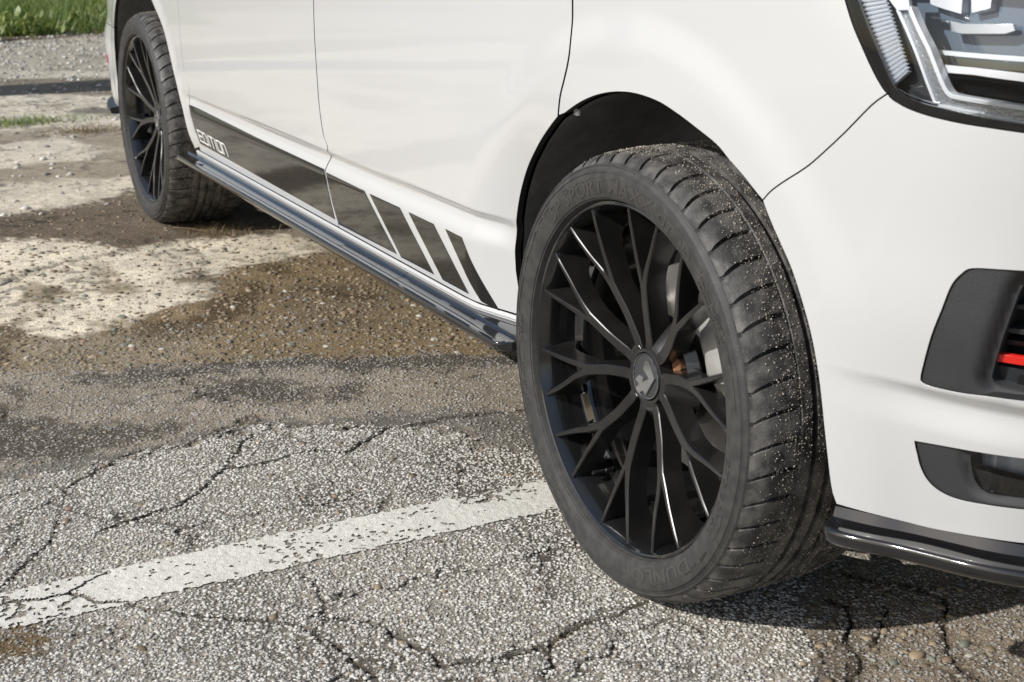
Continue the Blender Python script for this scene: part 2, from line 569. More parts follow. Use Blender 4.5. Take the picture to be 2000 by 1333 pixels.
def ground_fields(x, y):
    """height, albedo and stone fractions of the ground; every shape is laid down in metres on the ground"""
    x = np.asarray(x, float)
    y = np.asarray(y, float)
    w1 = (fbm(x*5, y*5, 3)-.5)
    w2 = (fbm(x*5+40, y*5, 5)-.5)
    f1 = (fbm(x*28, y*28, 8, 3)-.5)
    f2 = (fbm(x*28+9, y*28, 9, 3)-.5)
    g1 = fbm(x*95, y*95, 18, 2)-.5
    g2 = fbm(x*95+5, y*95, 19, 2)-.5
    X = x+w1*.12+f1*.07+g1*.03
    Y = y+w2*.12+f2*.07+g2*.03
    big = fbm(x*1.3+3, y*1.3, 11, 4)
    med = fbm(x*7, y*7, 12, 4)
    fin = fbm(x*45, y*45, 13, 3)
    n = x.size
    def C(r, g, b):
        return np.array([r, g, b])
    # default: grey brown worn asphalt
    tone = np.ones(x.shape+(3,))*C(.275, .245, .203)
    tone *= (.5+.5*med+.5*fin)[..., None]
    tone = tone*(1-.42*sstep(-2.2, -2.7, y)[..., None])
    chip = np.full(x.shape, .16)
    peb = np.full(x.shape, .15)
    wet = np.zeros(x.shape)
    dith = (fbm(x*50, y*50, 81, 3)-.5)*.085+(fbm(x*160, y*160, 82, 2)-.5)*.03
    def put(poly, c, soft=.02, ch=None, pb=None, amt=1.0, wt=0):
        nonlocal tone, chip, peb, wet
        g = [ground_px(*p) if len(p) == 2 else p[:2] for p in poly]      # pixels, or metres when a third item follows
        k = amt*(1-sstep(-soft, soft, polysd(X, Y, g)+dith))
        c = np.asarray(c)
        if c.ndim == 1:
            c = c[None]*(.50+1.0*(.45*med+.55*fin))[..., None]
        tone = tone*(1-k[..., None])+c*k[..., None]
        if ch is not None:
            chip = chip*(1-k)+ch*k
        if pb is not None:
            peb = peb*(1-k)+pb*k
        if wt:
            wet = wet*(1-k)+wt*k
        return k
    # far gravel, pale strip, brown band, pale concrete
    put([(-3000, 55), (2000, 40), (2000, 150), (-3000, 160)], C(.40, .37, .32), .1, .5, .3)
    put([(-3000, 148), (240, 138), (1200, 135), (1200, 152), (240, 152), (-3000, 166)], C(.50, .47, .41), .05, .2, .1)
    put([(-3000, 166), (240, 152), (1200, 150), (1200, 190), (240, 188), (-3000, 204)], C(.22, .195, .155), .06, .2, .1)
    put([(-3000, 204), (240, 186), (1200, 180), (1200, 420), (300, 440), (200, 412), (60, 425), (-3000, 470)], C(.60, .565, .49), .05, .15, .12)
    put([(-3000, 60), (-600, 75), (0, 84), (215, 70), (1200, 40), (1200, 10), (-3000, 10)], C(.13, .10, .065), .12, .1, .1)
    # brown stains on the pale concrete
    stain = sstep(.50, .66, fbm(x*2.2+7, y*2.8, 21, 5))*(x < -2.6)*(x > -6.2)
    tone = tone*(1-stain[..., None]*.72)+C(.20, .17, .125)*stain[..., None]*.72
    put([(130, 218), (180, 210), (235, 212), (235, 226), (150, 226)], C(.16, .15, .14), .05, .1, .1, .85)  # small darker grey patch on the concrete
    # dark damp patch by the rear wheel
    put([(-900, 445), (-300, 430), (0, 425), (150, 405), (270, 372), (340, 390), (800, 400), (800, 470), (560, 448), (470, 462), (330, 472), (250, 490), (120, 468), (0, 468), (-900, 520)], C(.135, .11, .08), .03, .2, .22, .95, .25)
    # pale slab in the middle
    put([(-900, 520), (0, 470), (130, 465), (260, 490), (330, 470), (480, 457), (590, 466), (900, 480), (900, 530), (640, 495), (560, 507), (470, 520), (420, 545), (400, 590), (330, 597), (290, 612), (230, 640), (120, 668), (60, 652), (0, 628), (-900, 720)], C(.66, .62, .53), .018, .12, .3)
    pit = sstep(.56, .66, fbm(x*38, y*38, 83, 3))*sstep(.38, .6, fbm(x*6, y*6, 84, 3))*(x < -1.0)
    tone = tone*(1-.55*pit[..., None])
    # brown exposed pebbles
    put([(640, 495), (560, 507), (470, 520), (420, 545), (400, 590), (330, 597), (290, 612), (230, 640), (120, 668), (60, 655), (0, 640), (-900, 740), (-900, 800), (0, 722), (300, 718), (520, 706), (760, 690), (1100, 690), (1300, 700), (1300, 560), (900, 500)], C(.215, .165, .10), .018, .15, .8)
    put([(0, 640), (120, 668), (260, 640), (380, 640), (420, 700), (200, 722), (0, 724)], C(.27, .24, .185), .05, .2, .8, .7)
    put([(560, 570), (700, 540), (800, 560), (760, 640), (600, 650)], C(.13, .105, .075), .06, .15, 1.0, .6, .2)
    damp = sstep(.46, .62, fbm(x*6+11, y*9, 71, 5))*sstep(-2.6, -2.2, x)*(1-sstep(-1.80, -1.55, x+.10*(y+1)))
    tone = tone*(1-.58*damp[..., None]*np.array([.95, 1.0, 1.1]))
    # dark tar lip under the pebbles
    put([(120, 732), (260, 722), (430, 712), (560, 700), (760, 688), (1000, 690), (1100, 700), (1100, 722), (900, 716), (720, 716), (560, 718), (400, 732), (240, 745), (130, 746)], C(.068, .062, .055), .02, .1, .1, .92, .15)
    # dark gritty patches
    for q in ([(400, 750), (470, 742), (560, 748), (640, 760), (610, 785), (500, 792), (420, 780)], [(640, 760), (720, 745), (700, 780), (650, 788)],
              [(-400, 860), (-100, 825), (60, 812), (180, 826), (330, 824), (300, 850), (140, 888), (0, 905), (-400, 960)]):
        put(q, C(.072, .063, .052), .03, .2, .2, .92, .1)
    # smooth tar band
    put([(-700, 1010), (-100, 935), (100, 900), (260, 868), (420, 836), (520, 818), (700, 810), (860, 805), (1100, 815), (1100, 885), (980, 868), (900, 852), (800, 842), (640, 828), (520, 832), (440, 850), (300, 884), (160, 918), (0, 945), (-700, 1060)], C(.165, .157, .145), .012, .08, .05)
    # coarse white chippings towards the camera
    kc = put([(-700, 1060), (0, 947), (160, 920), (300, 886), (440, 852), (520, 834), (640, 830), (800, 845), (900, 855), (980, 872), (1100, 890), (1560, 930), (1560, 1100), (1548, 1230), (1556, 1333), (1.5, -1.9, 1), (2.2, -4.5, 1), (-.9, -4.5, 1), (-.75, -2.6, 1)], C(.262, .245, .22), .012, .92, .1)
    pale = sstep(.5, .68, fbm(x*2.6, y*2.6, 31, 4))*kc
    tone = tone*(1+.28*pale[..., None])
    dk = sstep(.55, .72, fbm(x*4+3, y*4, 33, 4))*kc
    tone = tone*(1-.40*dk[..., None])
    for q in ([(830, 880), (900, 868), (1060, 880), (1075, 925), (960, 970), (900, 990), (840, 950)], [(520, 955), (600, 940), (700, 960), (730, 1010), (640, 1035), (540, 1020)], [(450, 852), (560, 842), (520, 880), (440, 890)],
              [(0, 1230), (60, 1225), (90, 1250), (60, 1300), (-60, 1310)], [(640, 1260), (760, 1250), (900, 1310), (700, 1333)]):
        put(q, C(.085, .076, .062), .05, .55, .25, .8, .1)
    put([(-80, 1228), (50, 1228), (80, 1250), (30, 1290), (-80, 1300)], C(.19, .14, .08), .02, .1, .3)
    # brown worn strip and finer asphalt at the right
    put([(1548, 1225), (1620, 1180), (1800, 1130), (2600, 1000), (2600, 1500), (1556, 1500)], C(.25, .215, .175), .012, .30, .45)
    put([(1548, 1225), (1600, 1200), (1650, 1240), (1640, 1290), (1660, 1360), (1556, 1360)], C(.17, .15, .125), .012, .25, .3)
    # cracks
    h = (med-.5)*.006+(big-.5)*.012
    crk = np.zeros(x.shape)
    for c, wd in zip(CRACKS, CRACK_W):
        d = segdist(x+f1*.022+w1*.012, y+f2*.022+w2*.012, c)
        wv = wd*(.35+1.3*fbm(x*18, y*18, 41, 2))
        k = 1-sstep(wv*.35, wv*1.15, d)
        crk = np.maximum(crk, k)
        # crumbled dark edge
        e = (1-sstep(wv, wv*5.5, d))*.35
        tone = tone*(1-e[..., None])
        chip = chip*(1-k)
    # fine network of shallow cracks in the old near asphalt
    vr = np.random.default_rng(3)
    sites = np.stack([vr.uniform(-1.3, .9, 44), vr.uniform(-2.4, -.5, 44)], -1)
    near = (x > -1.35) & (x < 1.0) & (y > -2.6) & (y < -.4)
    if near.any():
        qx = x[near]+w1[near]*.16+f1[near]*.05
        qy = y[near]+w2[near]*.16+f2[near]*.05
        dd_ = np.sort(np.hypot(qx[:, None]-sites[None, :, 0], qy[:, None]-sites[None, :, 1]), axis=1)
        e_ = (dd_[:, 1]-dd_[:, 0])*.5
        gate = sstep(.47, .60, fbm(x[near]*3.1, y[near]*3.1, 91, 3))*sstep(.055, .11, np.abs(x[near]-(LINE_X0+LINE_X1)/2))*.9
        net = (1-sstep(.0012, .0042, e_))*gate*.75
        crk[near] = np.maximum(crk[near], net)
        soft_ = (1-sstep(.003, .022, e_))*gate*.28
        tone[near] = tone[near]*(1-soft_[:, None])
    h = h-.009*crk
    tone = tone*(1-crk[..., None])+C(.055, .047, .038)*crk[..., None]
    tone = tone*1.14*C(1.05, 1.0, .92)
    h = h+(kc-.5)*.004*(x > -2)
    # ground stays level where the tyres stand
    for wx in (0, -WB):
        d = np.hypot((x-wx)/.16, (y+.80)/.22)
        h = h*sstep(.7, 1.6, d)
    return h, tone, chip, peb, wet, crk

gx = np.concatenate([np.arange(-90, -20, 5), np.arange(-20, -8, .16), np.arange(-8, -2.4, .02), np.arange(-2.4, .84, .006), np.arange(.84, 2.2, .03), np.arange(2.2, 6, .3), np.arange(6, 91, 5)])
gy = np.concatenate([np.arange(-90, -4, 5), np.arange(-4, -3.2, .06), np.arange(-3.2, -2.08, .012), np.arange(-2.08, -.22, .006), np.arange(-.22, 1.2, .03), np.arange(1.2, 6, .3), np.arange(6, 91, 5)])
GX, GY = np.meshgrid(gx, gy, indexing='ij')
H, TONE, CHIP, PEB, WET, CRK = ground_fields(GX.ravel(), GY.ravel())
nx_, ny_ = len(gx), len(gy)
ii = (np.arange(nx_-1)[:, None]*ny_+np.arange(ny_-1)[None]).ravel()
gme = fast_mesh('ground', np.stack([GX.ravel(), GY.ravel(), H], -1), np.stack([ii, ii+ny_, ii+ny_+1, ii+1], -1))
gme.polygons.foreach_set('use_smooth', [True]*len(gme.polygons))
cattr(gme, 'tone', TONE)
fattr(gme, 'chip', CHIP)
fattr(gme, 'peb', PEB)
fattr(gme, 'wet', WET)
def ground_mat():
    m = bpy.data.materials.new('ground_mix')
    m.use_nodes = True
    nt = m.node_tree
    L = nt.links.new
    b = nt.nodes['Principled BSDF']
    geo = N(nt, 'ShaderNodeNewGeometry')
    A = {k: N(nt, 'ShaderNodeAttribute', attribute_name=k) for k in ('tone', 'chip', 'peb', 'wet')}
    def vor(scale, feature='F1', rnd=1.0):
        v = N(nt, 'ShaderNodeTexVoronoi', feature=feature)
        v.inputs['Scale'].default_value = scale
        v.inputs['Randomness'].default_value = rnd
        L(geo.outputs['Position'], v.inputs['Vector'])
        return v
    def mth(op, a, b2=None, c=None, clamp=False):
        n = N(nt, 'ShaderNodeMath', operation=op, use_clamp=clamp)
        for i, q in enumerate((a, b2, c)):
            if q is None:
                continue
            if isinstance(q, (int, float)):
                n.inputs[i].default_value = q
            else:
                L(q, n.inputs[i])
        return n.outputs[0]
    def ramp(val, a, b2, lo=0.0, hi=1.0):
        n = N(nt, 'ShaderNodeMapRange', interpolation_type='SMOOTHSTEP')
        n.inputs['From Min'].default_value = a
        n.inputs['From Max'].default_value = b2
        n.inputs['To Min'].default_value = lo
        n.inputs['To Max'].default_value = hi
        L(val, n.inputs['Value'])
        return n.outputs['Result']
    def mix(fac, a, b2, mode='MIX'):
        n = N(nt, 'ShaderNodeMix', data_type='RGBA', blend_type=mode)
        if isinstance(fac, (int, float)):
            n.inputs['Factor'].default_value = fac
        else:
            L(fac, n.inputs['Factor'])
        for s_, q in (('A', a), ('B', b2)):
            if isinstance(q, tuple):
                n.inputs[s_].default_value = (*q, 1)
            else:
                L(q, n.inputs[s_])
        return n.outputs['Result']
    fine = N(nt, 'ShaderNodeTexNoise')
    fine.inputs['Scale'].default_value = 260
    fine.inputs['Detail'].default_value = 5
    L(geo.outputs['Position'], fine.inputs['Vector'])
    sand = N(nt, 'ShaderNodeTexNoise')
    sand.inputs['Scale'].default_value = 700
    sand.inputs['Detail'].default_value = 3
    L(geo.outputs['Position'], sand.inputs['Vector'])
    c = mix(ramp(fine.outputs['Fac'], .3, .7), (.62, .60, .58), (1.35, 1.35, 1.33))
    base = mix(1.0, A['tone'].outputs['Color'], c, 'MULTIPLY')
    # small chippings 6-9 mm
    v1 = vor(150)
    sep = N(nt, 'ShaderNodeSeparateColor')
    L(v1.outputs['Color'], sep.inputs[0])
    is_chip = mth('LESS_THAN', sep.outputs[0], mth('MULTIPLY', A['chip'].outputs['Fac'], .62))
    e1 = ramp(v1.outputs['Distance'], .42, .30)
    k1_ = mth('MULTIPLY', is_chip, e1)
    chipc = mix(sep.outputs[1], (.30, .27, .23), (.60, .57, .51))
    base = mix(k1_, base, chipc)
    # rounder pebbles 12-20 mm
    v2 = vor(62)
    sep2 = N(nt, 'ShaderNodeSeparateColor')
    L(v2.outputs['Color'], sep2.inputs[0])
    is_p = mth('LESS_THAN', sep2.outputs[0], mth('MULTIPLY', A['peb'].outputs['Fac'], .45))
    e2 = ramp(v2.outputs['Distance'], .40, .30)
    k2 = mth('MULTIPLY', is_p, e2)
    pebc = mix(sep2.outputs[1], (.12, .10, .075), (.36, .30, .22))
    base = mix(mth('MULTIPLY', k2, .8), base, pebc)
    # pin holes
    v3 = vor(210)
    sep3 = N(nt, 'ShaderNodeSeparateColor')
    L(v3.outputs['Color'], sep3.inputs[0])
    hole = mth('MULTIPLY', mth('LESS_THAN', sep3.outputs[2], .16), ramp(v3.outputs['Distance'], .42, .2))
    base = mix(mth('MULTIPLY', hole, .75), base, (.045, .038, .03))
    L(base, b.inputs['Base Color'])
    b.inputs['Specular IOR Level'].default_value = .25
    L(ramp(A['wet'].outputs['Fac'], 0, 1, .92, .25), b.inputs['Roughness'])
    h = mth('ADD', mth('MULTIPLY', k1_, 1.0), mth('MULTIPLY', k2, 1.3))
    h = mth('ADD', h, mth('MULTIPLY', fine.outputs['Fac'], .9))
    h = mth('ADD', h, mth('MULTIPLY', sand.outputs['Fac'], .5))
    h = mth('SUBTRACT', h, mth('MULTIPLY', hole, 1.2))
    bp = N(nt, 'ShaderNodeBump')
    bp.inputs['Strength'].default_value = 1.0
    bp.inputs['Distance'].default_value = .0028
    L(h, bp.inputs['Height'])
    L(bp.outputs['Normal'], b.inputs['Normal'])
    MATS['ground_mix'] = m
ground_mat()
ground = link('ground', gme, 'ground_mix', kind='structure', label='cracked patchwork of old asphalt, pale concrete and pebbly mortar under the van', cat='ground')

def tint_mat(name, c1, c2, rough=.85):
    m = bpy.data.materials.new(name)
    m.use_nodes = True
    nt = m.node_tree
    b = nt.nodes['Principled BSDF']
    at = N(nt, 'ShaderNodeAttribute', attribute_name='tint')
    cr = N(nt, 'ShaderNodeMix', data_type='RGBA')
    cr.inputs['A'].default_value = (*c1, 1)
    cr.inputs['B'].default_value = (*c2, 1)
    nt.links.new(at.outputs['Fac'], cr.inputs['Factor'])
    geo = N(nt, 'ShaderNodeNewGeometry')
    no = N(nt, 'ShaderNodeTexNoise')
    no.inputs['Scale'].default_value = 350
    nt.links.new(geo.outputs['Position'], no.inputs['Vector'])
    mr = N(nt, 'ShaderNodeMapRange')
    mr.inputs['To Min'].default_value = .65
    mr.inputs['To Max'].default_value = 1.35
    nt.links.new(no.outputs['Fac'], mr.inputs['Value'])
    mx = N(nt, 'ShaderNodeMix', data_type='RGBA', blend_type='MULTIPLY')
    mx.inputs['Factor'].default_value = 1
    nt.links.new(cr.outputs['Result'], mx.inputs['A'])
    nt.links.new(mr.outputs['Result'], mx.inputs['B'])
    nt.links.new(mx.outputs['Result'], b.inputs['Base Color'])
    b.inputs['Roughness'].default_value = rough
    b.inputs['Specular IOR Level'].default_value = .3
    MATS[name] = m
tint_mat('chip_stone', (.215, .195, .17), (.73, .695, .63))
tint_mat('pebble_stone', (.10, .078, .052), (.38, .30, .20), .7)
tint_mat('grit_stone', (.20, .17, .14), (.66, .58, .49))

ICO = None
def ico(sub):
    bm = bmesh.new()
    bmesh.ops.create_icosphere(bm, subdivisions=sub, radius=1)
    V = np.array([v.co[:] for v in bm.verts])
    F = np.array([[v.index for v in f.verts] for f in bm.faces])
    bm.free()
    return V, F
OCT_V = np.array([(1, 0, 0), (-1, 0, 0), (0, 1, 0), (0, -1, 0), (0, 0, 1), (0, 0, -1)], float)
OCT_F = np.array([(0, 2, 4), (2, 1, 4), (1, 3, 4), (3, 0, 4), (2, 0, 5), (1, 2, 5), (3, 1, 5), (0, 3, 5)])
def stones(pos, rad, flat, V0, F0, jit=.3, tilt=.35):
    n = len(pos)
    k = len(V0)
    V = V0[None]*(1+jit*(rng.random((n, k, 1))-.5)*2)
    sc = np.stack([rad*(.75+.6*rng.random(n)), rad*(.7+.5*rng.random(n)), rad*flat*(.7+.6*rng.random(n))], -1)
    V = V*sc[:, None]
    a = rng.random(n)*6.283
    tx = (rng.random(n)-.5)*2*tilt
    ca, sa = np.cos(tx), np.sin(tx)
    V = np.stack([V[..., 0], V[..., 1]*ca[:, None]-V[..., 2]*sa[:, None], V[..., 1]*sa[:, None]+V[..., 2]*ca[:, None]], -1)
    ca, sa = np.cos(a), np.sin(a)
    V = np.stack([V[..., 0]*ca[:, None]-V[..., 1]*sa[:, None], V[..., 0]*sa[:, None]+V[..., 1]*ca[:, None], V[..., 2]], -1)
    V = V+pos[:, None]
    F = F0[None]+(np.arange(n)*k)[:, None, None]
    return V.reshape(-1, 3), F.reshape(-1, 3)
def in_view(x, y, m=60):
    p = project(np.stack([x, y, 0*x], -1))
    return (p[:, 0] > -m-250) & (p[:, 0] < 2000+m+250) & (p[:, 1] < 1333+m+120)
# white chippings of the near asphalt
cx = rng.uniform(-1.75, 1.1, 270000)
cy = rng.uniform(-3.1, -.35, 270000)
ok = in_view(cx, cy, 700)
cx, cy = cx[ok], cy[ok]
fh, ft, fc, fp, fw, fk = ground_fields(cx, cy)
online = (cx > LINE_X0-.003) & (cx < LINE_X1+.003)
lum = ft.mean(-1)
ok = (rng.random(len(cx)) < np.clip(np.clip(fc*(.35+3.2*lum), 0, 1)+.42*(fp < .6)*(fc > .05), 0, 1)*(1-fk)*np.where(online, .30, 1))
clum = lum[ok]
cx, cy, fh, fc = cx[ok], cy[ok], fh[ok], fc[ok]
rad = np.where(fc > .5, rng.uniform(.0022, .0052, len(cx)), .0014+.0040*rng.random(len(cx))**2)
V, F = stones(np.stack([cx, cy, fh+rad*.05], -1), rad, .42, OCT_V, OCT_F, .3)
me = fast_mesh('stone_chips', V, F)
fattr(me, 'tint', np.repeat(np.clip(rng.beta(1.6, 1.3, len(cx))*np.where(fc > .5, 1.0, .20+.9*clum), 0, 1), 6))
link('stone_chips', me, 'chip_stone', ground, kind='stuff', label='pale stone chippings set in the near asphalt')
# small pebbles of the brown patch and loose grit elsewhere
px_ = rng.uniform(-3.4, .8, 42000)
py_ = rng.uniform(-1.75, -.3, 42000)
ok = in_view(px_, py_, 300)
px_, py_ = px_[ok], py_[ok]
fh, ft, fc, fp, fw, fk = ground_fields(px_, py_)
ok = rng.random(len(px_)) < np.where(fp < .2, fp*.15, fp*.62)*np.where((px_ > LINE_X0) & (px_ < LINE_X1), .05, 1)
px_, py_, fh, fp = px_[ok], py_[ok], fh[ok], fp[ok]
rad = .0025+.0075*rng.random(len(px_))**2.4
IV, IF = ico(1)
V, F = stones(np.stack([px_, py_, fh-rad*.08], -1), rad, .5, IV, IF, .16)
me = fast_mesh('small_pebbles', V, F)
me.polygons.foreach_set('use_smooth', [True]*len(me.polygons))
fattr(me, 'tint', np.repeat(rng.beta(1.5, 1.8, len(px_)), len(IV)))
link('small_pebbles', me, 'pebble_stone', ground, kind='stuff', label='small brown and grey pebbles bedded in mortar')
# loose gravel further back
n = 16000
px_ = rng.uniform(-10.3, -3.2, n)
py_ = rng.uniform(-1.9, 1.4, n)
ok = in_view(px_, py_) & (rng.random(n) < np.where(px_ < -7.1, .95, .22)*(.4+.9*vnoise(px_*3, py_*3, 9)))
px_, py_ = px_[ok], py_[ok]
fh = ground_fields(px_, py_)[0]
rad = .004+.018*rng.random(len(px_))**3
V, F = stones(np.stack([px_, py_, fh], -1), rad, .6, OCT_V, OCT_F, .25)
me = fast_mesh('far_gravel', V, F)
fattr(me, 'tint', np.repeat(rng.beta(1.5, 1.4, len(px_)), 6))
link('far_gravel', me, 'chip_stone', ground, kind='stuff', label='loose gravel scattered on the ground behind the van')
# the larger pebbles, each a piece of its own
PEB_COL = [('pebble_grey', (.20, .195, .18)), ('pebble_tan', (.36, .28, .18)), ('pebble_rust', (.27, .185, .13)), ('pebble_green', (.20, .21, .16)), ('pebble_pale', (.48, .44, .37))]
for nme, c in PEB_COL:
    mat(nme, c, rough=.65, noise=.25, nscale=120, bump=.15, bscale=200)
IV2, IF2 = ico(2)
peb_me = []
for k in range(10):
    v = IV2*(1+.10*np.sin(IV2[:, [1, 2, 0]]*3+k)*np.array([1, 1, 1]))*np.array([1, .62+.05*(k % 4), .42+.03*(k % 3)])
    me = mesh('pebble', v, IF2)
    me.materials.append(MATS[PEB_COL[k % 5][0]])
    peb_me.append(me)
spots = []
for p in [(796, 493, 30), (1100, 595, 26), (995, 541, 20), (570, 672, 22), (498, 1090, 0), (258, 676, 24), (420, 660, 18), (700, 545, 20), (1065, 475, 0), (880, 660, 22), (515, 655, 20), (840, 522, 14), (320, 700, 16), (1640, 1250, 0), (1782, 1236, 14), (1850, 1290, 18), (1745, 1296, 18), (1870, 1318, 16), (1860, 1268, 14), (1790, 1282, 26), (135, 998, 16), (160, 853, 12), (755, 548, 16)]:
    if p[2]:
        spots.append((*ground_px(p[0], p[1]), p[2]/1000*.55))
t_ = 0
while len(spots) < 230 and t_ < 6000:
    t_ += 1
    x, y = rng.uniform(-2.9, .8), rng.uniform(-1.7, -.35)
    if LINE_X0-.02 < x < LINE_X1+.02 or not in_view(np.array([x]), np.array([y]))[0]:
        continue
    f = ground_fields(np.array([x]), np.array([y]))
    if f[3][0] > .28 and rng.random() < f[3][0]*.9:
        spots.append((x, y, rng.uniform(.007, .0135)))
ph = ground_fields(np.array([s[0] for s in spots]), np.array([s[1] for s in spots]))[0]
for k, (x, y, r) in enumerate(spots):
    o = bpy.data.objects.new('pebble', peb_me[k % 10])
    col.objects.link(o)
    o.parent = ground
    o.location = (x, y, ph[k]-r*.04)
    o.scale = (r, r, r)
    o.rotation_euler = (rng.uniform(-.2, .2), rng.uniform(-.2, .2), rng.uniform(0, 6.28))

# worn white parking line, a thin skin on the asphalt
lx = np.arange(LINE_X0-.008, LINE_X1+.0081, .0018)
ly = np.arange(-3.1, -.15, .0018)
LX, LY = np.meshgrid(lx, ly, indexing='ij')
lh, lt, lc, lp, lw, lk = ground_fields(LX.ravel(), LY.ravel())
shift = (fbm(LY*1.5, LY*0+2, 51, 3)-.5)*.012
ex = LX+shift+(fbm(LX*110, LY*110, 52, 3)-.5)*.020
inl = (ex > LINE_X0+.001) & (ex < LINE_X1-.001)
wear = fbm((LX*.8+LY*.6)*120, (LY*.8-LX*.6)*120, 53, 3)
wear2 = fbm(LX*9, LY*9, 54, 3)
left_wear = sstep(-1.60, -1.80, LY)*.16+np.exp(-((LY+.955)/.05)**2)*sstep(-.345, -.375, LX)*.42+(fbm(LX*25, LY*25, 57, 3)-.5)*.25
keep = inl & (wear+(wear2-.5)*.25+left_wear < .785) & (lk.reshape(LX.shape) < .35)
Ln = len(ly)
vi = np.arange(LX.size).reshape(LX.shape)
cell = keep[:-1, :-1] & keep[1:, :-1] & keep[1:, 1:] & keep[:-1, 1:]
q = np.stack([vi[:-1, :-1][cell], vi[1:, :-1][cell], vi[1:, 1:][cell], vi[:-1, 1:][cell]], -1)
lz = lh+.0022+(fbm(LX*120, LY*120, 55, 2).ravel()-.5)*.0016
used, inv = np.unique(q, return_inverse=True)
lv = np.stack([LX.ravel(), LY.ravel(), lz], -1)[used]
me = fast_mesh('parking_line', lv, inv.reshape(-1, 4))
me.polygons.foreach_set('use_smooth', [True]*len(me.polygons))
mat('road_paint', (.76, .73, .65), rough=.8, dust=.45, dustcol=(.50, .46, .38), nscale=110, bump=.8, bscale=350)
link('parking_line', me, 'road_paint', kind='structure', label='worn white painted line running under the front wheel', cat='road marking')

# ------------------------------------------------------------------ vegetation
def blades(name, pos, hgt, wid, lean, mname, seg=3, up=None, parent=None, **kw):
    n = len(pos)
    a = rng.random(n)*6.283
    dirx, diry = np.cos(a), np.sin(a)
    b = a+1.2+rng.random(n)
    wx, wy = np.cos(b), np.sin(b)
    L = []
    for k in range(seg+1):
        t = k/seg
        cxx = pos[:, 0]+dirx*lean*hgt*t*t
        cyy = pos[:, 1]+diry*lean*hgt*t*t
        czz = pos[:, 2]+hgt*(t-.35*lean*t*t)
        w = wid*(1-t)**.7*.5 if k < seg else wid*0+.0002
        L.append(np.stack([cxx-wx*w, cyy-wy*w, czz], -1))
        L.append(np.stack([cxx+wx*w, cyy+wy*w, czz], -1))
    V = np.stack(L, 1)
    k = 2*(seg+1)
    F0 = np.array([(2*i, 2*i+1, 2*i+3, 2*i+2) for i in range(seg)])
    F = F0[None]+(np.arange(n)*k)[:, None, None]
    me = fast_mesh(name, V.reshape(-1, 3), F.reshape(-1, 4))
    fattr(me, 'tint', np.repeat(np.clip(rng.beta(1.3, 1.7, n), 0, 1), k))
    return link(name, me, mname, parent, **kw)
# verge behind the car park
n = 26000
vx = -10.15-rng.random(n)**1.5*9
vy = rng.uniform(-3.2, 3.4, n)
front = -10.0+.35*(fbm(vy*1.6, vy*0, 61, 3)-.5)-.22*vy
ok = vx < front
vx, vy = vx[ok], vy[ok]
hh = (.06+.22*fbm(vx*1.4, vy*1.4, 62, 3)**1.5*2)*(.5+rng.random(len(vx)))*np.where(vx > -10.6, .6, 1)
blades('grass_verge', np.stack([vx, vy, 0*vx-.01], -1), hh, .007+.006*rng.random(len(vx)), .35+.7*rng.random(len(vx)), 'grass', kind='stuff', label='lush green grass along the edge of the car park', cat='grass')
# broad leaved weeds in the verge
def leafy(name, c, nl, size, label, group):
    vs_, fs_ = [], []
    for i in range(nl):
        a, el = rng.random()*6.283, rng.uniform(.15, 1.2)
        d = np.array([math.cos(a)*math.cos(el), math.sin(a)*math.cos(el), math.sin(el)])
        s_ = np.array([-math.sin(a), math.cos(a), 0])
        r = size*rng.uniform(.4, 1.0)
        o = np.array(c)+d*r*.35+np.array([rng.normal()*size*.9, rng.normal()*size*1.6, abs(rng.normal())*size*.5])
        w = r*.32
        b = len(vs_)
        upv = np.cross(s_, d)
        for t, ww, dz in ((0, .08, 0), (.3, .9, .02), (.65, .8, .0), (1, .05, -.10)):
            vs_.append(o+d*r*t-s_*w*ww+upv*dz*r)
            vs_.append(o+d*r*t+s_*w*ww+upv*dz*r)
        fs_ += [(b+2*k, b+2*k+1, b+2*k+3, b+2*k+2) for k in range(3)]
    me = mesh(name, vs_, fs_)
    fattr(me, 'tint', np.repeat(rng.beta(1.4, 1.6, nl), 8))
    e = empty(name, tuple(c), label=label, cat='weed', group=group)
    o = link('leaves', me, 'grass', e, kind='stuff')
    o.matrix_parent_inverse = Matrix.Translation((-c[0], -c[1], -c[2]))
    return e
for k, (p, sz, nl, lb) in enumerate([((30, 70), .10, 150, 'dark leafy weed clump at the front edge of the verge'), ((105, 60), .08, 90, 'low yellowish weed at the verge edge beside the dark leafy clump'), ((165, 52), .08, 90, 'small rounded weed at the verge edge closest to the van'), ((-70, 85), .12, 90, 'broad weed spilling from the verge onto the gravel')]):
    g = ground_px(*p)
    leafy('weed', (g[0]-.05, g[1], .0), nl, sz, lb, 'weeds at the verge edge')
def tuft(name, p, n, spread, h, m_, label, cat, wid=.003):
    g = ground_px(*p)
    pos = np.stack([g[0]+rng.normal(size=n)*spread[0], g[1]+rng.normal(size=n)*spread[1], np.zeros(n)-.003], -1)
    e = empty(name, (g[0], g[1], 0), label=label, cat=cat)
    pos -= np.array([g[0], g[1], 0])
    blades('blade_cluster', pos, h*(.4+rng.random(n)), wid*(.6+.8*rng.random(n)), .5+1.1*rng.random(n), m_, parent=e, kind='stuff')
    return e
tuft('grass_tuft', (35, 243), 700, (.07, .17), .05, 'grass', 'flat green grass tuft growing from the pale concrete joint', 'grass tuft', .004)
tuft('grass_tuft', (165, 258), 160, (.04, .09), .055, 'dry_blade', 'sparse brownish tuft on the concrete beside the green one', 'grass tuft', .004)
tuft('dry_tuft', (425, 452), 420, (.07, .06), .028, 'dry_blade', 'dry straw coloured tuft in front of the rear tyre', 'grass tuft', .0022)
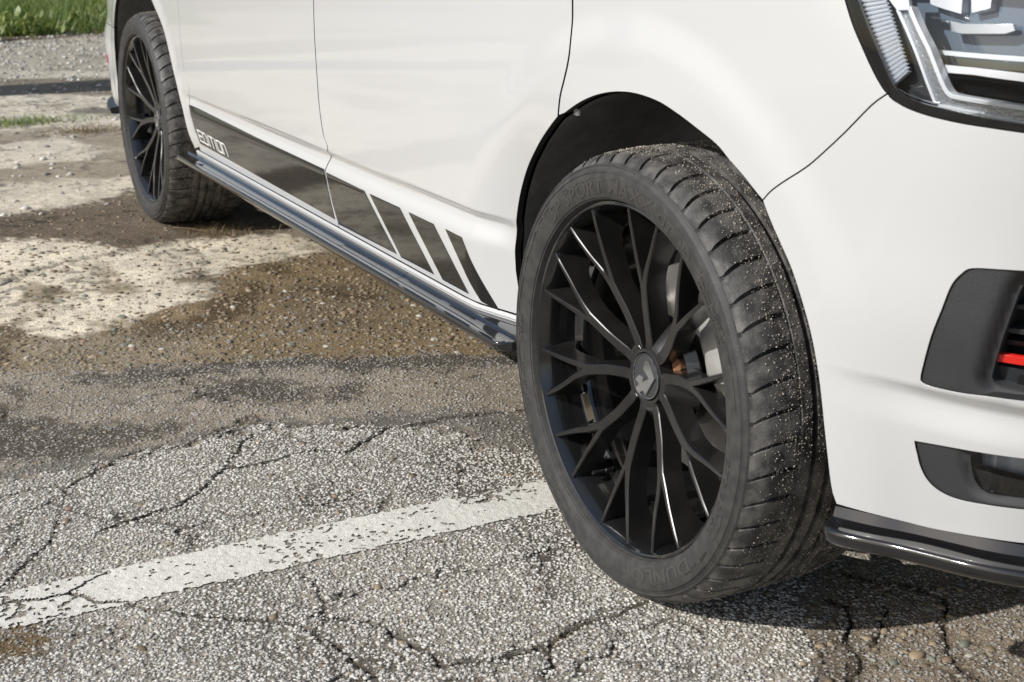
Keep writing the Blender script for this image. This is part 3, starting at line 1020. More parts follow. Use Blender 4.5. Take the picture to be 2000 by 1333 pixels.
tuft('dry_tuft', (40, 1262), 160, (.03, .03), .012, 'dry_blade', 'dry flattened tuft beside the broken end of the white line', 'grass tuft', .0018)
tuft('dry_tuft', (1095, 1258), 120, (.02, .02), .009, 'dry_blade', 'tiny dry tuft in the asphalt crack in front of the tyre', 'grass tuft', .0015)
tuft('grass_tuft', (1690, 1138), 60, (.02, .02), .018, 'dry_blade', 'thin tuft in the shadow under the front bumper', 'grass tuft', .0015)
def twig(p, ang, length, r, label):
    g = ground_px(*p)
    n = 9
    pts = [(length*(t-.5), .08*length*math.sin(t*5+ang), r+.001+.004*math.sin(t*3)) for t in np.linspace(0, 1, n)]
    vs_, fs_ = [], []
    for k, q in enumerate(pts):
        rr = r*(1-.5*k/n)
        for j in range(6):
            a = j*math.pi/3
            vs_.append((q[0], q[1]+rr*math.cos(a), q[2]+rr*math.sin(a)))
    for k in range(n-1):
        for j in range(6):
            fs_.append((k*6+j, k*6+(j+1) % 6, (k+1)*6+(j+1) % 6, (k+1)*6+j))
    fs_ += [tuple(range(6))[::-1], tuple(range((n-1)*6, n*6))]
    o = link('twig', mesh('twig', vs_, fs_), 'twig', None, label=label, cat='twig')
    o.location = (g[0], g[1], .002)
    o.rotation_euler = (0, 0, ang)
twig((390, 455), .75, .22, .002, 'thin brown twig lying by the dry tuft near the rear tyre')
twig((680, 706), 2.2, .05, .002, 'short dark twig on the tar edge of the pebble patch')
# unseen concrete pole, added to cast the dark band behind the van
vs_, fs_ = [], []
prof = [(.31, -.05), (.31, .18), (.285, .22), (.27, 3.0), (.24, 7.4), (.22, 7.5)]
for k in range(20):
    a = k*math.pi/10
    for r, z in prof:
        vs_.append((r*math.cos(a), r*math.sin(a), z))
for k in range(20):
    for j in range(5):
        fs_.append((k*6+j, ((k+1) % 20)*6+j, ((k+1) % 20)*6+j+1, k*6+j+1))
fs_.append(tuple(k*6+5 for k in range(20)))
po = link('shadow_pole', sharp(mesh('shadow_pole', vs_, fs_)), 'concrete_pole', None, label='thick round concrete pole added out of view to cast the dark band', cat='pole')
po.location = (-6.78, -5.2, 0)

# ================================================================== VAN
van = empty('van', (0, 0, 0), label='white panel van with black alloy wheels and black side stripes, parked on cracked asphalt', cat='van')

# ------------------------------------------------------------------ wheel (local: centre at hub axis on the outer flange plane, +Y inward)
def pol(r, deg, d):
    a = RAD(deg)
    return (r*math.cos(a), d, r*math.sin(a))
RIM_PROF = [(.262, .030), (.266, .014), (.2705, .010), (.2738, .006), (.2745, .002), (.2732, -.0008), (.2705, -.0015), (.2682, 0.0), (.2665, .004), (.2628, .010), (.2592, .022), (.2568, .040), (.2555, .058), (.2535, .063), (.247, .066), (.2385, .070), (.2345, .078), (.232, .10), (.231, .17), (.236, .20), (.252, .222), (.262, .228), (.270, .236), (.268, .244), (.256, .246), (.246, .226), (.228, .20), (.225, .10), (.228, .074)]
def spoke_front(r):
    return np.interp(r, [.04, .06, .10, .15, .20, .245, .266], [.0425, .042, .034, .0225, .0125, .0055, .0035])
def spoke_back(r):
    return np.interp(r, [.04, .07, .10, .15, .20, .222, .238, .250, .266], [.080, .080, .068, .056, .046, .047, .055, .068, .080])
def spoke_mesh(sign):
    """one forked spoke around the group's axis at angle 0; sign chooses the mirrored twin"""
    def path(pts):
        P = smooth_line(pts, 8)
        return np.array(P)
    def rc(r, a):
        return (r*math.cos(RAD(a)), r*math.sin(RAD(a)))
    root, fork = rc(.045, 17.5), rc(.140, 18.6)
    stem = path([root, rc(.070, 19.6), rc(.105, 20.0), fork])
    inner = path([fork, rc(.175, 15.0), rc(.215, 10.6), rc(.2665, 7.6)])
    outer = path([fork, rc(.172, 21.2), rc(.215, 23.0), rc(.2665, 24.6)])
    def sides(P, w0, w1):
        T = np.gradient(P, axis=0)
        T /= np.linalg.norm(T, axis=1)[:, None]
        Nn = np.stack([-T[:, 1], T[:, 0]], -1)
        w = np.linspace(w0, w1, len(P))[:, None]
        return P+Nn*w, P-Nn*w
    sl, sr = sides(stem, .0092, .0082)
    il, ir = sides(inner, .0062, .0030)
    ol, orr = sides(outer, .0060, .0030)
    crotch = np.array(rc(.158, 18.9))
    # outline (counter clockwise): right of the stem, out along the inner branch, back to the crotch, out along the outer branch, back
    def rad(P):
        return np.hypot(P[:, 0], P[:, 1])
    a = sr[:-3]
    b = ir[rad(ir) > .150]
    c = il[rad(il) > .170][::-1]
    d = orr[rad(orr) > .170]
    e = ol[rad(ol) > .150][::-1]
    f = sl[:-3][::-1]
    out = np.vstack([a, b, c, crotch[None], d, e, f])
    if sign < 0:
        out = (out*np.array([1, -1]))[::-1]
    n = len(out)
    T = np.roll(out, -1, 0)-np.roll(out, 1, 0)
    T /= np.linalg.norm(T, axis=1)[:, None]
    Nn = np.stack([T[:, 1], -T[:, 0]], -1)      # outward for a ccw outline
    r0 = np.hypot(out[:, 0], out[:, 1])
    def ring(grow, dep):
        q = out+Nn*(grow if np.ndim(grow) else grow)
        return np.stack([q[:, 0], dep, q[:, 1]], -1)
    g_back = (np.interp(r0, [.05, .12, .16, .22, .245, .266], [.004, .0025, .0022, .003, .007, .012]))[:, None]
    fr, bk = spoke_front(r0), spoke_back(r0)
    rings = [ring(-.0014, fr), ring(0.0, fr+.0014), ring(.0006, fr+.010), ring(g_back*.55, fr*.35+bk*.65), ring(g_back, bk)]
    bar_d = [q[1] for q in RIM_PROF[8:19]]
    bar_r = [q[0] for q in RIM_PROF[8:19]]
    for R_ in rings:
        rr_ = np.hypot(R_[:, 0], R_[:, 2])
        lim = np.minimum(1, (np.interp(R_[:, 1], bar_d, bar_r)+.0012)/rr_)
        R_[:, 0] *= lim
        R_[:, 2] *= lim
    fs = []
    verts = [p for R_ in rings for p in R_]
    for k in range(len(rings)-1):
        for i in range(n):
            j = (i+1) % n
            fs.append((k*n+i, k*n+j, (k+1)*n+j, (k+1)*n+i))
    # front face
    loop = [(p[0], p[2]) for p in rings[0]]
    co = [Vector(p) for p in loop]
    ov, oe, of, om, _, _ = delaunay_2d_cdt(co, [(i, (i+1) % n) for i in range(n)], [], 0, 1e-7)
    base = len(verts)
    VV = np.array([(v.x, v.y) for v in ov])
    verts += [(x, float(spoke_front(math.hypot(x, z))), z) for x, z in VV]
    for t in of:
        cc = VV[list(t)].mean(0)
        if len(t) == 3 and inpoly(np.array([cc[0]]), np.array([cc[1]]), loop)[0]:
            fs.append(tuple(base+i for i in t))
    me = mesh('spoke', verts, fs)
    bm = bmesh.new()
    bm.from_mesh(me)
    bmesh.ops.remove_doubles(bm, verts=bm.verts, dist=1e-5)
    bmesh.ops.recalc_face_normals(bm, faces=bm.faces)
    # outside must face the viewer: the front faces look along -Y
    s_ = sum(f.normal.y*f.calc_area() for f in bm.faces if f.calc_center_median().y < .02)
    if s_ > 0:
        bmesh.ops.reverse_faces(bm, faces=bm.faces)
    bm.to_mesh(me)
    bm.free()
    me.polygons.foreach_set('use_smooth', [True]*len(me.polygons))
    sharp(me, 38)
    me.materials.append(MATS['rim_black'])
    return me
SPOKES = (spoke_mesh(1), spoke_mesh(-1))
GROUP_AXIS = 66.0
def tyre_mesh():
    # (radius, depth) from the outer bead over the tread to the inner bead
    side = [(.2640, .014), (.2715, .0065), (.2745, .0005), (.2762, -.0045), (.2775, -.0075), (.2795, -.0083), (.2800, -.0098), (.284, -.0116), (.290, -.0134), (.300, -.0150), (.310, -.0150), (.3170, -.0138), (.3176, -.0150), (.3192, -.0146), (.3200, -.0128), (.326, -.0100), (.3272, -.0108), (.3290, -.0096), (.3298, -.0074)]
    shoulder = [(.3335, -.0040), (.3370, .0010), (.3400, .0060), (.3425, .0110), (.3444, .0170), (.3458, .0240), (.3466, .032), (.3474, .042), (.3480, .052), (.34835, .0578), (.3484, .0594)]
    tread = [(.3486, .0606), (.3486, .0618), (.34865, .0640), (.3490, .0800), (.3490, .0806), (.3490, .0814), (.3491, .0890), (.3491, .0898), (.3491, .0904), (.3495, .106), (.3495, .1066), (.3495, .1074), (.3495, .1160), (.3495, .1168), (.3495, .1174), (.3496, .125)]
    prof = side+shoulder+tread
    half = len(prof)
    full = prof+[(r, .25-d) for r, d in prof[:-1][::-1]]
    k = len(full)
    depth = np.array([p[1] for p in full])
    rad0 = np.array([p[0] for p in full])
    NP = 52
    us = np.array([-.078, -.062, .062, .078, .14, .28, .42, .5, .58, .72, .86])
    pitch = 2*math.pi/NP
    th = (np.arange(NP)[:, None]*pitch+us[None]*pitch).ravel()
    uu = np.tile(us, NP)
    slot = (np.abs(uu) < .065).astype(float)
    def groove(d):
        g = 0
        for a, b in ((.0806, .0900), (.1068, .1172)):
            g = np.maximum(g, ((d > a) & (d < b))*.0068)
        g = np.maximum(g, ((d > .0600) & (d < .0622))*.003)
        return g
    dd = np.where(depth > .125, .25-depth, depth)
    outer = depth < .125
    gr = groove(dd)
    TH, DD = np.meshgrid(th, dd, indexing='ij')
    SL = np.repeat(slot[:, None], k, 1)
    sdep = (rad0 > .331)*np.interp(dd, [-.006, .004, .012, .05, .0592, .0594, .09], [.0012, .0055, .0080, .0080, .0065, 0, 0])
    R = rad0[None]-gr[None]
    R = np.minimum(R, rad0[None]-SL*sdep[None])
    # slots sweep a little along the circumference
    t = np.clip((dd+.004)/.064, 0, 1)
    sh = pitch*(.62*t**.7-.25*t**2)*(dd > -.004)
    sh = np.where(dd >= .0594, sh[np.argmin(np.abs(dd-.0593))], sh)
    TH = TH+sh[None]*np.where(outer, 1, -1)[None]
    X, Z = R*np.cos(TH), R*np.sin(TH)
    Y = np.repeat(depth[None], len(th), 0)
    # stand on the ground: flat contact and a small bulge above it
    low = sstep(-.28, -.345, Z)*(np.abs(X) < .2)
    Y = Y+low*np.where(depth < .03, -.004, np.where(depth > .22, .004, 0))[None]
    Z = np.maximum(Z, -HUB_Z+.0006)
    V = np.stack([X, Y, Z], -1).reshape(-1, 3)
    n = len(th)
    i = np.arange(n)
    j = (i+1) % n
    q = np.arange(k-1)
    F = np.stack([(i[:, None]*k+q).ravel(), (i[:, None]*k+q+1).ravel(), (j[:, None]*k+q+1).ravel(), (j[:, None]*k+q).ravel()], -1)
    me = fast_mesh('tyre', V, F)
    me.polygons.foreach_set('use_smooth', [True]*len(me.polygons))
    bm = bmesh.new()
    bm.from_mesh(me)
    bmesh.ops.recalc_face_normals(bm, faces=bm.faces)
    bm.to_mesh(me)
    bm.free()
    sharp(me, 42)
    me.materials.append(MATS['tyre_rubber'])
    me.materials.append(MATS['tread_rubber'])
    for pl in me.polygons:
        c = pl.center
        if math.hypot(c.x, c.z) > .3312:
            pl.material_index = 1
    return me
TYRE = tyre_mesh()
SIDE_R = np.array([.2745, .2800, .284, .290, .300, .310, .3170, .3200, .326, .3298])
SIDE_D = np.array([.0005, -.0098, -.0116, -.0134, -.0150, -.0150, -.0138, -.0128, -.0100, -.0074])
def arc_text(name, text, r, height, a_start, a_end, raise_=.0008, shear=0.0, weight=.0, thin=.45):
    """raised rubber letters, tops outward, running clockwise from a_start to a_end (degrees)"""
    cu = bpy.data.curves.new(name, 'FONT')
    cu.body = text
    cu.size = 1.0
    cu.shear = shear
    cu.offset = weight
    cu.resolution_u = 3
    tmp = bpy.data.objects.new(name, cu)
    col.objects.link(tmp)
    dg = bpy.context.evaluated_depsgraph_get()
    me = bpy.data.meshes.new_from_object(tmp.evaluated_get(dg))
    bpy.data.objects.remove(tmp)
    bm = bmesh.new()
    bm.from_mesh(me)
    bmesh.ops.remove_doubles(bm, verts=bm.verts, dist=1e-4)
    for it in range(2):
        es = [e for e in bm.edges if e.calc_length() > .12]
        bmesh.ops.subdivide_edges(bm, edges=es, cuts=1)
    bmesh.ops.triangulate(bm, faces=bm.faces[:])
    co = np.array([v.co[:] for v in bm.verts])
    x0, x1 = co[:, 0].min(), co[:, 0].max()
    # number the separate letters
    bm.verts.ensure_lookup_table()
    isl = {}
    for v0 in bm.verts:
        if v0 in isl:
            continue
        stack, num = [v0], len(set(isl.values()))
        while stack:
            v = stack.pop()
            if v in isl:
                continue
            isl[v] = num
            stack += [e.other_vert(v) for e in v.link_edges]
    lay = bm.faces.layers.int.new('isl')
    for f in bm.faces:
        f[lay] = isl[f.verts[0]]
    nisl = len(set(isl.values()))
    y0, y1 = 0.0, .72
    ret = bmesh.ops.extrude_face_region(bm, geom=bm.faces[:])
    top = {v for v in ret['geom'] if isinstance(v, bmesh.types.BMVert)}
    for v in bm.verts:
        t = (v.co.x-x0)/(x1-x0)
        a = RAD(a_start+(a_end-a_start)*t)
        rr = r+(v.co.y-y0)/(y1-y0)*height
        d = float(np.interp(rr, SIDE_R, SIDE_D))-(raise_ if v in top else -.0006)
        v.co = (rr*math.cos(a), d, rr*math.sin(a))
    bmesh.ops.recalc_face_normals(bm, faces=bm.faces)
    for f in bm.faces:                       # side walls take the number of a neighbour
        for e in f.edges:
            for g in e.link_faces:
                f[lay] = max(f[lay], g[lay])
    out = []
    if height > .011:
        for k in range(nisl):
            b2 = bm.copy()
            l2 = b2.faces.layers.int['isl']
            bmesh.ops.delete(b2, geom=[f for f in b2.faces if f[l2] != k], context='FACES')
            m2 = bpy.data.meshes.new(name)
            b2.to_mesh(m2)
            b2.free()
            out.append(m2)
    else:
        bm.to_mesh(me)
        out = [me]
    bm.free()
    for m2 in out:
        m2.materials.clear()
        m2.materials.append(MATS['letter_rubber'])
        m2.polygons.foreach_set('use_smooth', [False]*len(m2.polygons))
    return out
LETTERS = [('tyre_lettering', arc_text('lettering', 'SP SPORT MAXX', .2855, .0225, 133, 72.5, shear=.2, weight=.004)),
           ('tyre_lettering', arc_text('lettering', 'GT', .2875, .020, 69.5, 61, shear=.25, weight=.016)),
           ('tyre_lettering', arc_text('lettering', 'MO', .2925, .012, 57.5, 51.5, weight=.012)),
           ('tyre_lettering', arc_text('lettering', 'DUNLOP', .2880, .021, 315, 277, weight=.02)),
           ('tyre_lettering', arc_text('lettering', '275/35R20', .2880, .010, 356, 330)),
           ('tyre_lettering', arc_text('lettering', '0086/0052', .2900, .007, 244, 229)),
           ('tyre_lettering', arc_text('lettering', 'MAX. LOAD 850 KG (1874 LBS)', .2900, .0050, 45, 27)),
           ('tyre_lettering', arc_text('lettering', 'MAX. PRESS. 350 KPA (51 PSI)', .3000, .0045, 45, 27)),
           ('tyre_lettering', arc_text('lettering', 'TREADWEAR 240  TRACTION A  TEMPERATURE A', .3060, .004, 10, 340)),
           ('tyre_lettering', arc_text('lettering', 'TUBELESS', .2960, .006, 184, 174)),
           ('tyre_lettering', arc_text('lettering', 'DOT 4B9 HY6R', .2960, .006, 205, 190))]
def hex_bolt():
    vs_, fs_ = [], []
    rings = [(.0105, .0), (.0125, -.001), (.0125, .016), (.017, .018), (.017, .026)]
    for k in range(12):
        a = k*math.pi/6
        for q, (r, d) in enumerate(rings):
            rr = r*(math.cos(math.pi/6)/math.cos(((a+math.pi/6) % (math.pi/3))-math.pi/6)) if q < 3 else r
            vs_.append((rr*math.cos(a), d, rr*math.sin(a)))
    m_ = len(rings)
    for k in range(12):
        for q in range(m_-1):
            fs_.append((k*m_+q, k*m_+q+1, ((k+1) % 12)*m_+q+1, ((k+1) % 12)*m_+q))
    fs_.append(tuple(k*m_ for k in range(12)))
    me = sharp(mesh('lug_bolt', vs_, fs_), 30)
    me.materials.append(MATS['rusty_bolt'])
    return me
BOLT = hex_bolt()
def pocket_hub():
    """hub: boss round the cap, five scooped pockets with bolt seats"""
    n, rs = 180, [.0362, .0372, .039, .044, .049, .053, .057, .062, .067, .073, .080, .088, .094]
    vs_, fs_ = [], []
    for i in range(n):
        a = 2*math.pi*i/n
        g = ((math.degrees(a)-(GROUP_AXIS-36)+36) % 72)-36       # angle from the nearest bolt axis
        for r in rs:
            d = np.interp(r, [.0362, .0372, .039, .049, .054, .062, .080, .094], [.052, .0445, .0425, .0418, .0435, .050, .066, .080])
            # pocket round the bolt
            bx, by = .060*math.cos(RAD(g)), .060*math.sin(RAD(g))
            dist = math.hypot(r*math.cos(RAD(g))-.062, r*math.sin(RAD(g)))
            d = d+(.078-d)*float(1-sstep(.0125, .0185, dist))*(r > .046)
            vs_.append((r*math.cos(a), d, r*math.sin(a)))
    k = len(rs)
    for i in range(n):
        j = (i+1) % n
        for q in range(k-1):
            fs_.append((i*k+q, i*k+q+1, j*k+q+1, j*k+q))
    me = mesh('hub', vs_, fs_)
    bm = bmesh.new()
    bm.from_mesh(me)
    bmesh.ops.recalc_face_normals(bm, faces=bm.faces)
    if sum(f.normal.y for f in bm.faces) > 0:
        bmesh.ops.reverse_faces(bm, faces=bm.faces)
    bm.to_mesh(me)
    bm.free()
    me.polygons.foreach_set('use_smooth', [True]*len(me.polygons))
    sharp(me, 50)
    me.materials.append(MATS['rim_black'])
    return me
HUB = pocket_hub()
def emblem_part(zpts):
    """traced from the enlarged cap, unprojected on to the cap's face"""
    pts = []
    for a, b in zpts:
        p = on_plane(1180+a*.21, 600+b*.21, 1, WHEEL_Y+.0425)
        pts.append((p[0], .0425, p[2]-HUB_Z))
    return extrude_poly('emblem', pts, (0, -1, 0), .0035)
EMB = [emblem_part([(398, 500), (432, 508), (482, 668), (398, 818), (372, 768), (432, 664), (378, 572)]),
       emblem_part([(306, 668), (342, 626), (380, 652), (371, 695), (428, 668), (366, 782), (330, 790), (312, 755), (340, 708)])]
for e in EMB:
    e.materials.append(MATS['chrome'])
SAND = None
def sand_mesh():
    n = 42000
    a = rng.uniform(RAD(-75), RAD(118), n)
    dpt = rng.uniform(.004, .24, n)
    dens = sstep(-.02, .05, dpt)*np.where(dpt > .115, .85, 1)*(.3+.7*vnoise(a*40, dpt*90, 5))*np.where(a < -.6, .45, 1)*np.where(dpt < .02, .5, 1)
    ok = (rng.random(n) < dens)
    ok &= ~(((dpt > .081) & (dpt < .09)) | ((dpt > .107) & (dpt < .117)))
    a, dpt = a[ok], dpt[ok]
    d2 = np.where(dpt > .125, .25-dpt, dpt)
    r = np.interp(d2, [-.004, .001, .006, .011, .017, .032, .06, .125], [.3335, .337, .340, .3425, .3444, .3466, .3486, .3496])
    rad = .00035+.0011*rng.random(len(a))**4.5
    P = np.stack([(r+rad*.3)*np.cos(a), dpt, (r+rad*.3)*np.sin(a)], -1)
    V, F = stones(P, rad, 1.0, OCT_V, OCT_F, .35, 3)
    ok = P[:, 2] > -.335
    me = fast_mesh('sand_grains', V, F)
    fattr(me, 'tint', np.repeat(rng.beta(1.6, 1.2, len(a)), 6))
    me.materials.append(MATS['grit_stone'])
    return me
SAND = sand_mesh()
def make_wheel(loc, mirror=False, detail=True):
    w = revolve('wheel', RIM_PROF, 160, None, van)
    w.data.materials.append(MATS['barrel_black'])
    w.data.name = 'rim_barrel'
    kids = [('tyre', TYRE, 0)]
    for g in range(5):
        for m_ in SPOKES:
            kids.append(('spoke', m_, GROUP_AXIS+72*g))
    kids.append(('hub', HUB, 0))
    for nm, me, rot in kids:
        o = bpy.data.objects.new(nm, me)
        col.objects.link(o)
        o.parent = w
        o.rotation_euler = (0, -RAD(rot), 0)
    cap = revolve('centre_cap', [(.0, .0425), (.030, .0428), (.0335, .0432), (.0342, .0418), (.0352, .0418), (.0358, .0435), (.0358, .053)], 72, None, w)
    cap.data.materials.append(MATS['grey_plastic'])
    for e in EMB:
        o = bpy.data.objects.new('emblem', e)
        col.objects.link(o)
        o.parent = w
    ring = revolve('cap_ring', [(.0338, .0424), (.0342, .0412), (.0350, .0412), (.0354, .0424)], 72, 'chrome', w)
    for g in range(5):
        a = GROUP_AXIS-36+72*g
        o = bpy.data.objects.new('lug_bolt', BOLT)
        col.objects.link(o)
        o.parent = w
        o.location = pol(.062, a, .062)
        o.rotation_euler = (0, a, 0)
    for nm, mes in LETTERS:
        for me in mes:
            o = bpy.data.objects.new(nm if len(mes) == 1 else 'tyre_letter', me)
            col.objects.link(o)
            o.parent = w
            if len(mes) == 1:
                o['kind'] = 'stuff'
    o = bpy.data.objects.new('sand_grains', SAND)
    col.objects.link(o)
    o.parent = w
    o['kind'] = 'stuff'
    vst = revolve('valve_stem', [(.0, -.022), (.0032, -.022), (.0040, -.020), (.0040, -.012), (.0034, -.011), (.0034, 0), (.005, .002), (.005, .012)], 14, 'black_plastic', w)
    vst.location = pol(.2415, 238, .050)
    # brake
    disc = revolve('brake_disc', [(.050, .112), (.082, .112), (.086, .118), (.088, .128), (.165, .128), (.1665, .130), (.1665, .158), (.088, .158)], 90, 'brake_steel', w)
    vs_, fs_ = [], []
    angs = np.linspace(-8, 56, 14)
    sec = [(.098, .088), (.118, .078), (.165, .080), (.186, .090), (.192, .110), (.192, .165), (.10, .165), (.098, .12)]
    for a in angs:
        t = abs(a-24)/32
        for r, d in sec:
            rr = .145+(r-.145)*(1-.18*t**4)
            vs_.append(pol(rr, a, d+.012*t**4))
    m_ = len(sec)
    for i in range(len(angs)-1):
        for q in range(m_):
            fs_.append((i*m_+q, i*m_+(q+1) % m_, (i+1)*m_+(q+1) % m_, (i+1)*m_+q))
    fs_ += [tuple(range(m_)), tuple(range((len(angs)-1)*m_, len(angs)*m_))[::-1]]
    me = mesh('brake_caliper', vs_, fs_)
    bm = bmesh.new()
    bm.from_mesh(me)
    bmesh.ops.recalc_face_normals(bm, faces=bm.faces)
    bm.to_mesh(me)
    bm.free()
    sharp(me, 35)
    link('brake_caliper', me, 'caliper_grey', w)
    # sliding bracket and hose in front of the caliper
    link('caliper_bracket', box_mesh('caliper_bracket', .168, .182, .070, .085, -.060, .075, .004), 'black_plastic', w)
    w.location = loc
    if mirror:
        w.scale = (1, -1, 1)
    return w
w_front = make_wheel((0, WHEEL_Y, HUB_Z))
w_rear = make_wheel((-WB, WHEEL_Y, HUB_Z))
def copy_tree(o, parent):
    c = o.copy()
    col.objects.link(c)
    c.parent = parent
    for ch in o.children:
        copy_tree(ch, c)
    return c
for w in (w_front, w_rear):
    c = copy_tree(w, van)
    c.location = (w.location[0], -WHEEL_Y, HUB_Z)
    c.scale = (1, -1, 1)

# ------------------------------------------------------------------ body panels
BODY = []        # parts of the near side, copied to the far side afterwards
def P_(*a, **k):
    o = panel(*a, **k)
    BODY.append(o)
    return o
GAP = .0030
def sh(pts, ds=0.0, dz=0.0):
    return [(s+ds, z+dz) for s, z in pts]
gap_fd = smooth_line(pixs([(1118, 0), (1116, 60), (1111, 110), (1103, 150), (1094, 187), (1090, 224)]), 4)      # fender / front door
gap_fd = [(gap_fd[0][0]+.012, 1.02)]+gap_fd
arch_rear = smooth_line(pixs([(1090, 228), (1074, 249), (1053, 282), (1032, 327), (1018, 377), (1010, 430), (1008, 480), (1009, 530)]), 4)
gap_ds = smooth_line(pixs([(612, 0), (614, 70), (619, 150), (623, 204), (631, 262), (640, 292), (636, 330), (646, 384), (661, 438)]), 4)  # front door / sliding door
gap_ds = [(gap_ds[0][0]-.004, 1.02)]+gap_ds
gap_dq = smooth_line(pixs([(347, 0), (352, 75), (360, 142), (369, 172), (369, 204), (379, 259), (389, 287)]), 4)     # sliding door / quarter
gap_dq = [(gap_dq[0][0]-.006, 1.02)]+gap_dq
rarch = smooth_line(pixs([(296, 0), (319, 56), (337, 131), (356, 210), (369, 262), (381, 290)]), 4)
gap_fb = smooth_line(pixs([(1490, 391), (1500, 379), (1511, 369), (1537, 351), (1567, 332), (1594, 311), (1650, 259), (1702, 206), (1732, 184)]), 3)   # fender / bumper
arch_top = smooth_line(pixs([(1092, 228), (1136, 197), (1181, 181), (1230, 180), (1280, 195), (1321, 220), (1362, 251), (1400, 282), (1424, 311), (1453, 344), (1490, 391)]), 4)
arch_front = smooth_line(pixs([(1490, 391), (1507, 435), (1527, 480), (1548, 529), (1569, 595), (1587, 664), (1602, 753), (1613, 858), (1624, 950), (1634, 984)]), 4)
lamp_side = smooth_line(pixs([(1650, 0), (1665, 49), (1684, 94), (1706, 142), (1723, 172), (1734, 186)]), 4)
lamp_low = smooth_line(pixs([(1734, 186), (1744, 195), (1770, 210), (1811, 225), (1875, 240), (1931, 249), (2000, 259)]), 4)
SILL_Z = .331
lamp_top_z = .985
lamp_side = [(lamp_side[0][0]-.035, lamp_top_z)]+lamp_side
sl, zl = lamp_low[-1]
LAMP_END = sl+.26
lamp_low_full = lamp_low+[(sl+.12, zl+.004), (LAMP_END, zl+.012)]
# front door
a_end = arch_rear[-1]
door_arch = arch_rear+[(a_end[0]+.004, a_end[1]-.05), (a_end[0]+.010, SILL_Z+.03), (a_end[0]+.002, SILL_Z)]
fd = sh(gap_fd, -GAP)+sh(door_arch, -GAP)+[(gap_ds[-1][0]+GAP, SILL_Z)]+sh(gap_ds[:-1], GAP)[::-1]
P_('front_door', [fd], 'white_paint', van, hs=.02, hz=.007)
# sliding door
sd = sh(gap_ds, -GAP)+[(gap_ds[-1][0]-GAP, SILL_Z), (gap_dq[-1][0]+.01, SILL_Z)]+sh(gap_dq, GAP*.7)[::-1]
P_('sliding_door', [sd], 'white_paint', van)
# rear quarter with the wheel arch
r0 = rarch[0]
ang0 = math.atan2(r0[1]-.34, r0[0]+WB)
R0 = math.hypot(r0[0]+WB, r0[1]-.34)
arc = [(-WB+(R0+(.435-R0)*t)*math.cos(ang0+(math.pi*1.02-ang0)*t), .34+(R0+(.435-R0)*t)*math.sin(ang0+(math.pi*1.02-ang0)*t)) for t in np.linspace(0, 1, 26)]
RB_Z = .615
arc_hi = [p for p in arc if p[1] > RB_Z or p[0] > -WB]
qp = sh(gap_dq, -GAP*.7)+[(rarch[-1][0], rarch[-1][1])]+rarch[::-1][1:-1]+arc_hi+[(arc_hi[-1][0]-.02, RB_Z), (S_REAR, RB_Z), (S_REAR, 1.02)]
P_('rear_quarter_panel', [qp], 'white_paint', van)
arc_lo = [p for p in arc if p[1] <= RB_Z and p[0] < -WB]
rb = [(arc_hi[-1][0]-.02, RB_Z-.003)]+arc_lo+[(arc_lo[-1][0]-.012, .27), (S_REAR, .25), (S_REAR, RB_Z-.003)]
rbo = P_('rear_bumper', [rb], 'white_paint', van)
rz = pix(213, 113)
P_('rear_reflector', [[(-3.86, .466), (-3.57, .470), (-3.57, .500), (-3.86, .498)]], 'red_reflector', rbo, off=.003, hs=.02, hz=.01, lip=.005)
# fender
fe = sh(gap_fd, GAP)[::-1]+[(lamp_side[0][0]-.0015, 1.02)]+sh(lamp_side, -.0015)[:-1]+sh(gap_fb, -GAP*.27, GAP*.33)[::-1][1:]+arch_top[::-1]
fe = sh(gap_fd[:-1], GAP)[::-1]
fe = [(gap_fd[-1][0]+GAP, gap_fd[-1][1])]+fe+[(lamp_side[0][0]-.0015, 1.02)]+sh(lamp_side, -.0015)[:-1]+sh(gap_fb, -GAP*.27, GAP*.33)[::-1]+arch_top[::-1][1:-1]
P_('front_fender', [fe], 'white_paint', van)
# front bumper with its openings
int_out = smooth_line(pixs([(2000, 529), (1950, 526), (1898, 524), (1877, 535), (1857, 558), (1838, 605), (1818, 656), (1803, 710), (1797, 738), (1801, 748), (1822, 757), (1877, 769), (1924, 775), (2000, 785)]), 4)
i0, i1 = int_out[0], int_out[-1]
intake_edge = [(S_FRONT, i0[1]+.006), (i0[0]+.2, i0[1]+.004)]+int_out+[(i1[0]+.2, i1[1]-.004), (S_FRONT, i1[1]-.006)]
fog_edge = smooth_line(pixs([(2000, 896), (1940, 888), (1885, 879), (1830, 869), (1785, 861)]), 3)+smooth_line(pixs([(1787, 874), (1790, 886), (1797, 913), (1811, 939), (1834, 960), (1869, 976), (1916, 986), (2000, 997)]), 4)
f0, f1 = fog_edge[0], fog_edge[-1]
fog_loop = fog_edge+[(f1[0]+.07, f1[1]+.004), (f1[0]+.10, (f0[1]+f1[1])/2), (f0[0]+.08, f0[1]-.002)]
low_edge = smooth_line(pixs([(1634, 984), (1710, 1005), (1815, 1031), (1920, 1050), (2000, 1061)]), 4)
le = low_edge[-1]
bum = sh(gap_fb, GAP*.27, -GAP*.33)+sh(lamp_low_full, 0, -.0015)[1:]+[(S_FRONT, zl+.012)]+intake_edge+[(S_FRONT, le[1]+.004), (le[0]+.2, le[1]+.002)]+low_edge[::-1]+arch_front[::-1][1:-1]
bumper = P_('front_bumper', [bum, fog_loop], 'white_paint', van, hs=.018, hz=.008)
